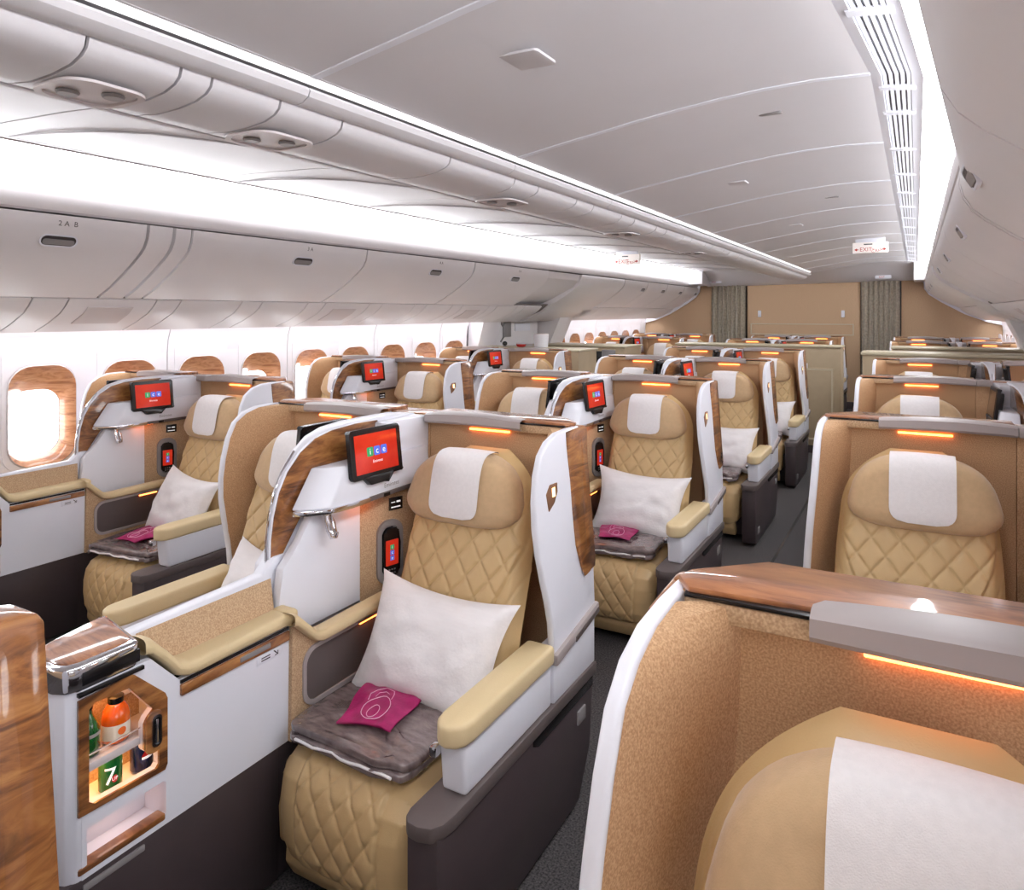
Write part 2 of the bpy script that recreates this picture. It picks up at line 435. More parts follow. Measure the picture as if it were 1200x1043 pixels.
def service_unit(ya, yb, n):
    c = MB(); cx = -.02
    g = link('light_recess', MB().add_bm(recess_bm(cx, (ya + yb) / 2, .105, (yb - ya) / 2 - .012)), TRIMW, ce)
    for k in range(n):
        y = ya + (yb - ya) * (k + 1) / (n + 1)
        link('reading_lamp', MB().lathe([(.0, .0), (.022, .0), (.026, .006), (.02, .014), (.0, .016)][::-1], (cx + (.03 if k % 2 else -.03), y, 2.160), 14), GREYPL, g)
def recess_bm(cx, cy, hx, hy):
    bm = bmesh.new(); A = rrect(cx, cy, hx, hy, .06); B = rrect(cx, cy, hx - .015, hy - .015, .05)
    a = [bm.verts.new((p[0], p[1], 2.171)) for p in A]; b = [bm.verts.new((p[0], p[1], 2.164)) for p in A]
    c = [bm.verts.new((p[0], p[1], 2.164)) for p in B]; d = [bm.verts.new((p[0], p[1], 2.170)) for p in B]
    n = len(A)
    for i in range(n):
        j = (i + 1) % n
        bm.faces.new([a[i], a[j], b[j], b[i]]); bm.faces.new([b[i], b[j], c[j], c[i]]); bm.faces.new([c[i], c[j], d[j], d[i]])
    bm.faces.new(d); bmesh.ops.recalc_face_normals(bm, faces=bm.faces[:]); return bm
for ya, yb, n in ((.87, 1.087, 2), (1.387, 1.627, 2), (2.75, 3.0, 2), (4.3, 4.55, 2), (6.0, 6.25, 2)): service_unit(ya, yb, n)
link('service_channel_top', MB().box(-.23, .25, Y0, 12.1, 2.30, 2.36), CEIL, ce)
link('service_channel_side', MB().box(-.22, -.2, Y0, 12.1, 2.19, 2.31), CEIL, ce)
BEAD = [(.16, 2.236), (.175, 2.232), (.2, 2.235), (.222, 2.25), (.228, 2.266), (.222, 2.275)]
for a, b in zip(seams, seams[1:]):
    link('bead_rail', sweep(BEAD, a + .002, b - .002, th=.01, ny=1, nrm=-1), CEIL, ce)
link('ceiling_strip_light', sweep([(.218, 2.286), (.242, 2.302)], Y0, 12.0, th=.004, ny=1, nrm=-1), STRIPL, ce)
# air grille, only on the right side of the arch
gy = [Y0, -.6, .5, 1.6, 2.02, 2.75, 3.1, 3.8, 4.5, 5.2, 5.9, 6.6, 7.3, 8.0, 8.7, 9.4, 10.1, 10.8, 11.5, 12.1]
link('grille_backing', sweep([(1.6, 2.47), (1.745, 2.45)], Y0, 12.2, th=.01, ny=14, nrm=-1), GREYPL, ce)
link('grille_edge', sweep([(1.6, 2.44), (1.632, 2.432)], Y0, 12.2, th=.012, ny=14, nrm=-1), WHITE, ce)
link('grille_edge', sweep([(1.722, 2.425), (1.745, 2.42), (1.758, 2.41)], Y0, 12.2, th=.012, ny=14, nrm=-1), WHITE, ce)
for a, b in zip(gy, gy[1:]):
    for k in range(5):
        x = 1.642 + k * .018
        link('grille_slat', sweep([(x - .0055, 2.436 - k * .002), (x + .0055, 2.436 - k * .002)], a + .02, b - .02, th=.012, ny=2, nrm=-1), WHITE, ce)
    link('grille_bridge', sweep([(1.62, 2.432), (1.735, 2.42)], b - .022, b + .022, th=.01, ny=1, nrm=-1), WHITE, ce)
COVE_P = [(1.758, 2.41), (1.80, 2.40), (1.845, 2.37), (1.872, 2.32), (1.878, 2.26)]
for sg in (-1, 1):
    pr_ = COVE_P if sg > 0 else [(1.70, 2.40)] + COVE_P
    link('cove_light', sweep(pr_, Y0, 12.3, th=.004, ny=12, sgn=sg, nrm=-1), COVEL, ce)
    link('bullnose', sweep([(1.878, 2.26), (1.866, 2.235), (1.855, 2.2), (1.852, 2.16), (1.86, 2.125), (1.875, 2.115)], Y0, 12.9, th=.02, ny=12, sgn=sg, nrm=-1), BINW, ce)
    link('cove_end', MB().box(sg * 1.87 if sg < 0 else 1.7, -1.6 if sg < 0 else 1.87, 12.25, Y1, 2.14, 2.45, .02), CEIL, ce)
link('slot_rail', MB().box(-1.78, -1.58, Y0, 12.2, 2.396, 2.41), CEIL, ce)
link('slot_line', MB().tube([(-1.69, Y0, 2.382), (-1.69, 12.2, 2.382)], .005, 6), GREYTRIM, ce)
LINTEL = ((1.26, 2.225), (-1.5, 2.20))
# small placards and detectors on the arch
for (x, y, w_, h_, mm) in ((.72, 1.78, .16, .13, CEIL), (1.22, 2.9, .09, .03, GREYPL), (.8, 4.1, .16, .1, CEIL), (1.22, 5.2, .09, .03, GREYPL), (.8, 6.3, .16, .1, CEIL)):
    z = 2.30 + .14 * sstep(.0, 1.35, x) * 1.0
    zz = [b[1] + (c[1] - b[1]) * (x - b[0]) / (c[0] - b[0]) for b, c in zip(ARCH, ARCH[1:]) if b[0] <= x <= c[0]][0]
    link('ceiling_hatch' if mm is CEIL else 'ceiling_sensor', MB().prism(rrect(x, y, w_ / 2, h_ / 2, .015), 'z', zz - .004, zz + .004, .001), mm if mm is GREYPL else CEIL, ce)

for (x, z) in LINTEL:
    lp = link('lintel_placard', MB().box(x - .12, x + .12, 12.72, 12.74, z - .03, z + .03, .006), WHITE, ce)
    mb = MB(); add_text(mb, 'EXIT', .04, frame((x - .02, 12.718, z), (0, -1, 0), (0, 0, 1))); link('placard_lettering', mb, TXTR, ce)
# bulkhead ----------------------------------------------------------
bk = root('wall_rear', (0, Y1, 0)); tag(bk, kind='structure')
link('bulkhead_panel', MB().box(-.98, .9, 0, .05, .1, 2.45, .004), BULK, bk)
link('bulkhead_wing', MB().box(-3.1, -1.64, .0, .05, 0, 2.45, .004), BULK, bk)
link('bulkhead_wing', MB().box(1.52, 3.1, .0, .05, 0, 2.45, .004), BULK, bk)
link('bulkhead_backing', MB().box(-3.1, 3.1, .12, .16, 0, 2.7), DARKCAP, bk)
link('kick_strip', MB().box(-.98, .9, -.01, .05, 0, .12, .003), DARK, bk)
fr = [(-.92, 1.25), (.80, 1.25), (.80, 1.45), (-.92, 1.45)]
link('placard_frame', MB().plate([fr, [(-.90, 1.268), (.78, 1.268), (.78, 1.432), (-.90, 1.432)]], 'y', -.012, -.002), GALLEYTRIM, bk)
for x in (-.76, .63): link('wall_lamp', MB().box(x - .028, x + .028, -.03, 0, 1.56, 1.68, .008), WHITE, bk)
link('front_wall', MB().box(-3.1, 3.1, Y0 - Y1 - .1, Y0 - Y1, 0, 2.7), BULK, bk).parent = None
fw = bpy.data.objects['front_wall']; fw.name = 'wall_front'; fw.location = (0, Y1, 0); tag(fw, kind='structure')
def curtain(x0, x1, label):
    n = 64; mb = MB()
    def g(u, v):
        x = x0 + (x1 - x0) * u; f = 7.5
        return (x + .012 * math.sin(u * f * 4 * PI), Y1 - .05 + .045 * math.sin(u * f * 2 * PI) + .008 * math.sin(v * 5 + u * 9), .03 + 2.14 * v)
    mb.grid(g, n, 10)
    mb.grid(lambda u, v: tuple(Vector(g(1 - u, v)) + Vector((0, .006, 0))), n, 10)
    c = link('curtain', mb, CURT, smooth=80)
    return tag(c, label, 'curtain', 'aisle curtains at the rear bulkhead')
curtain(-1.62, -1.0, 'grey-green pleated curtain at the left aisle of the rear bulkhead')
curtain(.92, 1.50, 'grey-green pleated curtain at the right aisle of the rear bulkhead')

# overhead bins -------------------------------------------------------
BINP = [(1.862, 2.105), (1.866, 2.07), (1.876, 2.03), (1.902, 1.985), (1.94, 1.95), (2.02, 1.892), (2.10, 1.842), (2.21, 1.778), (2.33, 1.722)]
LOWP = [(2.34, 1.715), (2.38, 1.675), (2.43, 1.637), (2.55, 1.582), (2.70, 1.528)]
WALLTOP = [(2.70, 1.528), (2.76, 1.54), (2.80, 1.575)]
ORD = ['first', 'second', 'third', 'fourth', 'fifth', 'sixth', 'seventh', 'eighth', 'ninth', 'tenth', 'eleventh']
def bin_label(sgn, n, rear):
    side = 'left' if sgn < 0 else 'right'
    return '%s closed white overhead bin from the %s on the %s side' % (ORD[n], 'near end' if not rear else 'rear galley curtain end', side)
def make_bin(sgn, y0, y1, hy, label, txt=None):
    b = root('overhead_bin', (sgn * 2.0, (y0 + y1) / 2, 1.72))
    o3 = (sgn * 2.0, (y0 + y1) / 2, 1.72)
    tag(b, label, 'overhead bin', 'closed overhead bins along the %s side' % ('left' if sgn < 0 else 'right'))
    dr = link('door', sweep(BINP, y0 + .007, y1 - .007, th=.02, ny=6, sgn=sgn, nrm=-1 if sgn > 0 else -1), BINW, b, off=o3)
    link('body', MB().prism([(sgn * p[0], p[1]) for p in [(1.9, 2.09), (1.93, 1.99), (2.12, 1.86), (2.36, 1.74), (2.9, 1.66), (2.9, 2.09)]], 'y', y0 + .012, y1 - .012), SEAM, b, off=o3)
    # latch: oval recess with paddle, set on the door surface at z about 1.985
    c = Vector((tap(sgn * 1.902, hy), hy, 1.985)); n = Vector((-sgn * .80, 0, -.45)).normalized(); up = Vector((0, 0, 1))
    M = frame(c - o3_v(o3), n, up)
    dk = dr
    link('latch_rim', MB().plate([rrect(0, 0, .085, .032, .03), rrect(0, 0, .078, .025, .024)], 'z', -.01, .0035, m=M), WHITE, dk)
    link('latch_cup', MB().prism(rrect(0, 0, .079, .026, .024), 'z', -.012, .001, m=M), TXTK, dk)
    link('latch_paddle', MB().prism(rrect(0, .006 - .012, .07, .014, .012), 'z', .0, .004, .001, m=M), GREYPL, dk)
    if txt:
        mb = MB(); add_text(mb, txt, .035, frame(Vector((tap(sgn * 1.862, hy), hy + .02, 2.065)) - o3_v(o3) + Vector((-sgn * .006, 0, 0)), Vector((-sgn, 0, -.2)), up))
        tag(link('bin_lettering', mb, TXTK, dk), kind='stuff')
    return b
def o3_v(t): return Vector(t)
def filler(sgn, y0, y1, label):
    o3 = (sgn * 2.0, (y0 + y1) / 2, 1.72)
    return None
bins_trim = {}
for sgn, side in ((-1, 'left'), (1, 'right')):
    if sgn < 0: spans = [(Y0, -.6, -1.2), (-.6, .85, .3), (.87, 2.30, 1.88), (2.56, 3.98, 3.40), (3.98, 5.42, 4.87), (5.42, 6.9, 6.22)]
    else: spans = [(Y0, -.2, -1.2), (-.2, 1.40, .6), (1.40, 2.72, 2.07), (2.78, 4.25, 3.5), (4.25, 5.75, 5.05), (5.75, 7.2, 6.55)]
    vis = 0
    for k, (a, b, h) in enumerate(spans):
        if b < .9: 
            lab = 'closed white overhead bin door at upper %s corner, %s' % (side, 'foremost' if k == 0 else 'next to the foremost')
        else:
            lab = 'closed white overhead bin, %s along the %s side counted from the near end' % (ORD[vis], side); vis += 1
        if b < .6: continue
        make_bin(sgn, a, b, h, lab, {1.88: '2 A  B', 3.40: '3 A', 4.87: '4 A', 6.22: '5 A'}.get(h) if sgn < 0 else None)
    rear = [(9.2 + .95 * i, 9.2 + .95 * (i + 1)) for i in range(4)]
    for k, (a, b) in enumerate(rear):
        make_bin(sgn, a, b, (a + b) / 2 + .35 if k < 4 else b, 'small closed white overhead bin beyond the cross aisle, %s from the door, %s side' % (ORD[k], side), None)
    tr_ = root('trim_%d' % (1 if sgn < 0 else 2)); tag(tr_, kind='structure')
    for (a, b) in ([(2.31, 2.44), (2.46, 2.55)] if sgn < 0 else [(2.73, 2.77)]):
        link('bin_filler', sweep(BINP, a, b, th=.03, ny=1, sgn=sgn, nrm=-1), BINW, tr_)
    # underside service panels
    a = Y0; k = 0
    wd = [.42, .18, .5, .16, .45, .17]
    while a < 7.7 - .1:
        b = min(a + wd[k % 6], 7.76); k += 1
        link('underside_panel', sweep(LOWP, a + .004, b - .004, th=.015, ny=1, sgn=sgn, nrm=-1), BINW, tr_)
        if k % 6 in (3,) and a > 0:
            link('lamp_unit', sweep([(x + .0, z - .006) for x, z in LOWP[1:4]], a + .12, b - .12, th=.004, ny=1, sgn=sgn, nrm=-1), TRIMW, tr_)
        a = b
    a = 8.9
    while a < Y1 - .1:
        b = min(a + .48, Y1)
        link('underside_panel', sweep(LOWP, a + .004, b - .004, th=.015, ny=1, sgn=sgn, nrm=-1), BINW, tr_); a = b
    link('underside_backing', sweep([(2.33, 1.74), (2.44, 1.66), (2.72, 1.548)], Y0, Y1, th=.01, ny=1, sgn=sgn, nrm=-1), SEAM, tr_)
    link('top_backing', MB().box(min(sgn * 1.88, sgn * 3.02), max(sgn * 1.88, sgn * 3.02), Y0, Y1, 2.12, 2.14), SEAM, tr_)
    link('wash_light', sweep([(2.74, 1.60), (2.83, 1.625)], Y0, 6.9, th=.004, ny=1, sgn=sgn, nrm=-1), WASHL, tr_)
    link('wash_light', sweep([(2.74, 1.60), (2.83, 1.625)], 9.0, Y1, th=.004, ny=1, sgn=sgn, nrm=-1), WASHL, tr_)
    link('cornice_top', MB().box(min(sgn * 2.68, sgn * 3.02), max(sgn * 2.68, sgn * 3.02), Y0, Y1, 1.66, 1.68), WALLW, tr_)
    # the closed end of the rear bins and the sloping header over the exit door
    link('bin_end', MB().prism([(sgn * x, z) for x, z in BINP + LOWP[1:] + [(2.92, 1.52), (2.92, 2.105)]], 'y', 7.76, 9.19, .004), BINW, tr_)
    link('door_header', MB().prism([(sgn * x, z) for x, z in [(1.885, 2.105), (1.90, 2.03), (1.98, 1.95), (2.3, 1.80), (2.62, 1.68), (2.93, 1.62), (2.93, 2.105)]], 'y', 6.92, 7.75, .004), BINW, tr_)
    link('arch_profile', MB().plate([[(sgn * x, z) for x, z in [(1.80, 2.2), (1.845, 2.12), (1.85, 2.03), (1.92, 1.93), (2.09, 1.81), (2.42, 1.615), (2.70, 1.50), (2.95, 1.44), (3.05, 1.5), (3.05, 2.3)]]], 'y', Y1 - .06, Y1 - .01), WHITE, tr_)

# exit door bay, left and right -----------------------------------------
for k, sgn in enumerate((-1, 1)):
    d = root('door_%d' % (k + 1), (sgn * 2.93, 8.0, 0)); tag(d, kind='structure')
    o3 = (sgn * 2.93, 8.0, 0)
    X = lambda a, b: (min(sgn * a, sgn * b), max(sgn * a, sgn * b))
    link('door_panel', MB().box(*X(2.90, 2.98), 7.35, 8.55, .05, 1.62, .02), BINW, d, off=o3)
    link('door_window', MB().box(*X(2.885, 2.90), 7.62, 7.80, 1.33, 1.52, .01), GREYPL, d, off=o3)
    link('door_post', MB().prism([(sgn * 2.95, 0), (sgn * 2.80, 0), (sgn * 2.74, 1.2), (sgn * 2.55, 1.62), (sgn * 2.3, 1.80), (sgn * 2.95, 1.80)], 'y', 8.58, 8.98, .01), BINW, d, off=o3)
    link('door_post', MB().prism([(sgn * 2.95, 0), (sgn * 2.84, 0), (sgn * 2.82, 1.2), (sgn * 2.70, 1.62), (sgn * 2.6, 1.75), (sgn * 2.95, 1.75)], 'y', 6.9, 7.30, .01), WALLW, d, off=o3)
    link('door_bustle', MB().prism([(sgn * 2.93, .3), (sgn * 2.72, .35), (sgn * 2.70, 1.1), (sgn * 2.82, 1.22), (sgn * 2.93, 1.22)], 'y', 7.42, 8.5, .03), TRIMW, d, off=o3)
    link('door_handle', MB().tube([(sgn * 2.80, 7.40, 1.28), (sgn * 2.76, 7.40, 1.34), (sgn * 2.76, 7.40, 1.46), (sgn * 2.80, 7.40, 1.52)], .014), GREYPL, d, off=o3)
    link('door_placard', MB().box(*X(2.885, 2.90), 7.9, 8.3, 1.40, 1.50, .004), WHITE, d, off=o3)

# exit signs ------------------------------------------------------------
def exit_sign(x, y, z, w, h, label):
    s = root('exit_sign', (x, y, z)); tag(s, label, 'sign', 'hanging exit signs')
    link('sign_box', MB().box(-w / 2, w / 2, -.02, .02, -h / 2, h / 2, .006), SIGNM, s)
    link('sign_hanger', MB().box(-w * .42, w * .42, -.012, .012, h / 2, h / 2 + .06, .004), WHITE, s)
    M = frame((0, -.022, -h * .18), (0, -1, 0), (0, 0, 1))
    mb = MB(); add_text(mb, 'EXIT', h * .52, M @ Matrix.Translation((-w * .12, 0, 0))); add_text(mb, '\uFE9D\uFEED\uFEAE\uFEA7', h * .45, M @ Matrix.Translation((w * .19, 0, 0)))
    for sx in (-1, 1):
        mb.raw([M @ Vector((sx * w * .45, 0, 0)), M @ Vector((sx * w * .37, h * .14, 0)), M @ Vector((sx * w * .37, -h * .14, 0))], [[0, 1, 2] if sx < 0 else [0, 2, 1]])
        mb.raw([M @ Vector((sx * w * .37, h * .04, 0)), M @ Vector((sx * w * .33, h * .04, 0)), M @ Vector((sx * w * .33, -h * .04, 0)), M @ Vector((sx * w * .37, -h * .04, 0))], [[0, 1, 2, 3] if sx < 0 else [3, 2, 1, 0]])
    link('sign_lettering', mb, TXTR, s)
    mb = MB(); mb.box(-w * .18, w * .06, -.0225, -.0215, h * .26, h * .36); link('sign_caption', mb, TXTK, s)
exit_sign(1.30, 8.3, 2.34, .35, .115, 'small white lit exit sign hanging over the right aisle')
exit_sign(-1.35, 7.95, 2.28, .33, .125, 'small white lit exit sign hanging before the left cove light')

# ------------------------------------------------------------------ seats
SX = .385
def make_seat(S):
    O = (S * SX, 0, 0)
    r = root('business_seat')
    def lean(v): return Vector((v.x + .038 * (1 - sstep(.62, 1.2, v.z)), v.y, v.z))
    def L(name, mb, m, parent=None, smooth=35, warp=None): return link(name, mb, m, parent or r, S, O, smooth, warp)
    # plinth along the aisle
    L('plinth', MB().prism([(-.80, .02), (-.04, .02), (.05, .16), (.08, .405), (-.82, .405), (-.82, .06)], 'x', .655, .750, .012), DARK)
    cap = [(.645, .085), (.645, -.79), (.652, -.815), (.67, -.832), (.70, -.836), (.735, -.826), (.752, -.80), (.758, -.76), (.758, .085)]
    L('plinth_ledge', MB().prism(cap, 'z', .395, .434, .006), DARKCAP)
    L('seat_underframe', MB().box(.13, .65, -.62, -.02, .02, .28, .01), DARK)
    for y, z in ((-.72, .10), (-.03, .30)):
        L('floor_latch', MB().box(.744, .756, y - .03, y + .03, z - .02, z + .025, .004), GREYPL)
    L('plinth_notch', MB().prism([(-.36, .392), (-.36, .375), (-.33, .36), (.06, .36), (.06, .392)], 'x', .743, .754, .002), BLACK)
    # aisle armrest
    L('armrest', MB().prism([(-.70, .433), (-.235, .433), (-.235, .57), (-.712, .57)], 'x', .672, .748, .012, 3), WHITE)
    L('armrest_pad', MB().prism([(.662, -.235), (.662, -.68), (.668, -.71), (.685, -.735), (.71, -.742), (.738, -.732), (.755, -.71), (.76, -.68), (.76, -.235)], 'z', .563, .622, .014, 3), PADLEATHER)
    L('armrest_button', MB().box(.664, .684, -.742, -.715, .535, .562, .004), CHROME)
    # outer lower panel, rail
    L('side_panel', MB().box(.700, .751, -.228, .083, .433, .61, .006), WHITE)
    L('side_rail', MB().prism([(-.232, .552), (.090, .606), (.090, .641), (-.232, .588)], 'x', .700, .766, .008), GREYTRIM)
    L('rail_slot', MB().prism([(-.10, .577), (.08, .608), (.08, .625), (-.10, .594)], 'x', .764, .769, .001), DARKCAP)
    # winged side shell
    W = [(.068, 1.250), (-.05, 1.254), (-.13, 1.251), (-.192, 1.233), (-.238, 1.197), (-.267, 1.137), (-.284, 1.06), (-.290, .98), (-.284, .90), (-.268, .82), (-.250, .75), (-.235, .68), (-.228, .60), (-.226, .57), (.085, .625), (.090, .80), (.088, 1.10), (.082, 1.235)]
    L('wing_panel', MB().prism(W, 'x', .690, .714, .008, 3), WHITE, warp=lean)
    Wf = [(y + .010, z - (.006 if z > 1.2 else 0)) for y, z in W[1:14]][::-1]
    def lining(u, v):
        k = v * (len(Wf) - 1); i = min(len(Wf) - 2, int(k)); t = k - i
        y0 = Wf[i][0] * (1 - t) + Wf[i + 1][0] * t; z = Wf[i][1] * (1 - t) + Wf[i + 1][1] * t
        return (.690 - .078 * u ** 1.15, y0 * (1 - u), z)
    L('wing_lining', MB().grid(lining, 14, 24), CORK, warp=lean)
    L('wing_veneer', MB().prism([(-.071, 1.246), (.055, 1.250), (.076, 1.246), (.086, 1.232), (.091, 1.10), (.094, .80), (.089, .775), (.045, .757), (.004, .752), (-.018, .79), (-.046, .87), (-.056, .98), (-.060, 1.09)], 'x', .711, .720, .004), WOODSIDE, warp=lean)
    L('corner_veneer', MB().prism([(.03, 1.2515), (.058, 1.2515), (.078, 1.247), (.088, 1.232), (.093, 1.10), (.096, .80), (.090, .76), (.03, .757)], 'x', .655, .7185, .005), WOODSIDE, warp=lean)
    pq = L('seat_number_plate', MB().prism([(-.225, 1.075), (-.20, 1.10), (-.15, 1.10), (-.15, 1.07), (-.175, 1.04), (-.215, 1.02)], 'x', .7125, .7205, .002), PLAQUE, warp=lean)
    L('seat_number', MB().box(.7203, .7215, -.19, -.170, 1.06, 1.088), GLOWNUM, pq, warp=lean)
    # back shell with wood top, lining, lip, lamp
    L('back_shell', MB().prism([(.02, 1.25), (.078, 1.25), (.084, 1.15), (.084, .25), (.02, .25)], 'x', .108, .692, .008, 3).prism([(.07, 1.25), (.135, 1.25), (.14, .25), (.07, .25)], 'x', .108, .60, .006), WHITE)
    L('back_lining', MB().box(.108, .70, .0, .021, .40, 1.25), CORK)
    L('top_veneer', MB().prism([(.108, .012), (.68, -.018), (.705, .02), (.695, .05), (.60, .135), (.108, .135)], 'z', 1.251, 1.263, .003), WOODTOP)
    L('top_edge_block', MB().box(.50, .684, -.022, .003, 1.222, 1.25, .003), CORKLIGHT)
    L('top_edge_line', MB().box(.50, .684, -.024, .003, 1.2505, 1.256, .001), BLACK)
    def lip(u, v):
        x = .106 + .414 * u; b = math.sin(PI * min(1, max(0, u)) ** .9)
        prof = [(.02, 1.262), (-.02, 1.264), (-.036, 1.258), (-.038, 1.236), (-.032, 1.228), (.0, 1.228)]
        k = v * 5; i = min(4, int(k)); t = k - i
        y = prof[i][0] * (1 - t) + prof[i + 1][0] * t; z = prof[i][1] * (1 - t) + prof[i + 1][1] * t
        yy = y - (.022 * b if y < -.005 else 0)
        return (x, yy, z + .012 * b * (1 if z > 1.25 else .6))
    L('top_lip', MB().grid(lip, 20, 10), GREYTRIM)
    L('reading_light', MB().box(.29, .46, -.010, -.001, 1.212, 1.219, .002), ORANGE)
    # seat back: quilted leather
    def bk_(u, v):
        a = 2 * u - 1
        z = .40 + .765 * v
        hw = .245 - .015 * sstep(.5, .85, v) - .15 * max(0, (v - .72) / .28) ** 2.6
        y = -.325 + .275 * v ** 1.1
        th = .065 * (1 - abs(a) ** 7) * math.sqrt(max(0, 1 - max(0, (v - .90) / .10) ** 2))
        bol = .014 * (1 - sstep(.8, .9, v)) * math.exp(-((abs(a) - .86) / .13) ** 2)
        q = 0; xx = a * hw
        edge = .58 + .38 * sstep(.64, .93, z)
        w = sstep(edge + .03, edge - .03, abs(a))
        q = (.011 * quilt(xx / .088, z / .105) * w - .007 * math.exp(-((abs(a) - edge) / .016) ** 2) - .006 * math.exp(-((abs(a) - edge - .17) / .016) ** 2)) * (1 - sstep(.84, .92, v))
        return (SX + .018 + xx, y - th - q - bol, z)
    sb = MB().grid(bk_, 130, 150)
    sb.grid(lambda u, v: (SX + .018 + (1 - 2 * u) * (.245 - .015 * sstep(.5, .85, v) - .15 * max(0, (v - .72) / .28) ** 2.6), -.325 + .275 * v ** 1.1 + .0, .40 + .765 * v), 4, 20)
    L('backrest', sb, LEATHER, smooth=80)
    # head pillow
    def hd(p, x, y, z):
        t = (z + 1) / 2
        sc = 1.0 - .30 * max(0, t - .25) ** 1.3
        px_ = p.x * sc
        wob = .004 * noise.noise(Vector((x * 4, y * 2, z * 4)))
        return Vector((px_, p.y + .045 * t - .0 + .02 * x * x * 0 + wob, p.z - .012 * x * x * (1 if z < 0 else 1.5)))
    hc = (SX, -.195, 1.050); hh = (.230, .066, .118)
    L('headrest', MB().ell(hc, hh, 3.2, 44, 26, hd), SUEDE, smooth=80)
    def surf(xn, ang):     # headrest surface in the y-z section, offset outwards
        e = 3.2; q = 2 / e
        cb, sb_ = math.cos(ang), math.sin(ang)
        Z = math.copysign(abs(sb_) ** q, sb_); C = abs(cb) ** q; Yc = -math.copysign(1, cb) * C
        t = (Z + 1) / 2
        pinch = (1 - min(1, abs(xn)) ** e) ** (1 / e)
        y = Yc * (hh[1] + .0045) * (pinch if True else 1) + .045 * t; z = Z * (hh[2] + .0045) - .012 * xn * xn * (1 if Z < 0 else 1.5)
        return y + hc[1], z + hc[2], t
    def cov(u, v):
        a = 2 * u - 1; ang = -.62 + (PI / 2 + .62 + .5) * v
        wv = .096
        rr = .18
        if v < rr: wv = .096 * (.42 + .58 * math.sqrt(max(0, 1 - (1 - v / rr) ** 2)))
        y, z, t = surf(a * wv / .232, ang)
        return (SX + a * wv, y - .001, z)
    L('headrest_cover', MB().grid(cov, 18, 30), COVER, smooth=80)
    # cushion with quilted fall at the front
    path = [(-.22, .425), (-.40, .418), (-.58, .418), (-.68, .414), (-.735, .395), (-.768, .355), (-.782, .30), (-.786, .24), (-.782, .18), (-.765, .135), (-.74, .12)]
    cum = [0]
    for a, b in zip(path, path[1:]): cum.append(cum[-1] + math.hypot(b[0] - a[0], b[1] - a[1]))
    def cus(u, v):
        d = v * cum[-1]; i = max(k for k in range(len(path) - 1) if cum[k] <= d + 1e-9); t = (d - cum[i]) / (cum[i + 1] - cum[i])
        y = path[i][0] * (1 - t) + path[i + 1][0] * t; z = path[i][1] * (1 - t) + path[i + 1][1] * t
        ty, tz = path[i + 1][0] - path[i][0], path[i + 1][1] - path[i][1]; l = math.hypot(ty, tz); ny, nz = tz / l, -ty / l
        if nz < -.2 : pass
        a = 2 * u - 1; hw = .248 - .02 * sstep(.55, 1, v)
        e = (abs(a) ** 9)
        edge = .60
        wq = sstep(edge + .03, edge - .03, abs(a)) * sstep(.42, .48, v) * sstep(.985, .94, v)
        q = .010 * quilt(a * hw / .074, d / .10) * wq - .006 * math.exp(-((abs(a) - edge) / .02) ** 2) * sstep(.40, .48, v)
        off = q - .05 * e
        return (.384 + a * hw, y + ny * off, z + nz * off)
    L('seat_cushion', MB().grid(cus, 110, 150), LEATHER, smooth=80)
    L('cushion_core', MB().prism([(-.22, .40), (-.66, .40), (-.73, .36), (-.755, .25), (-.75, .15), (-.22, .15)], 'x', .145, .61, .01), LEATHER)
    L('foot_flap', MB().prism([(-.745, .165), (-.70, .17), (-.66, .06), (-.68, .03), (-.72, .045), (-.75, .10)], 'x', .165, .59, .012, 3), LEATHER)
    return r
seatR = make_seat(1); seatL = make_seat(-1)

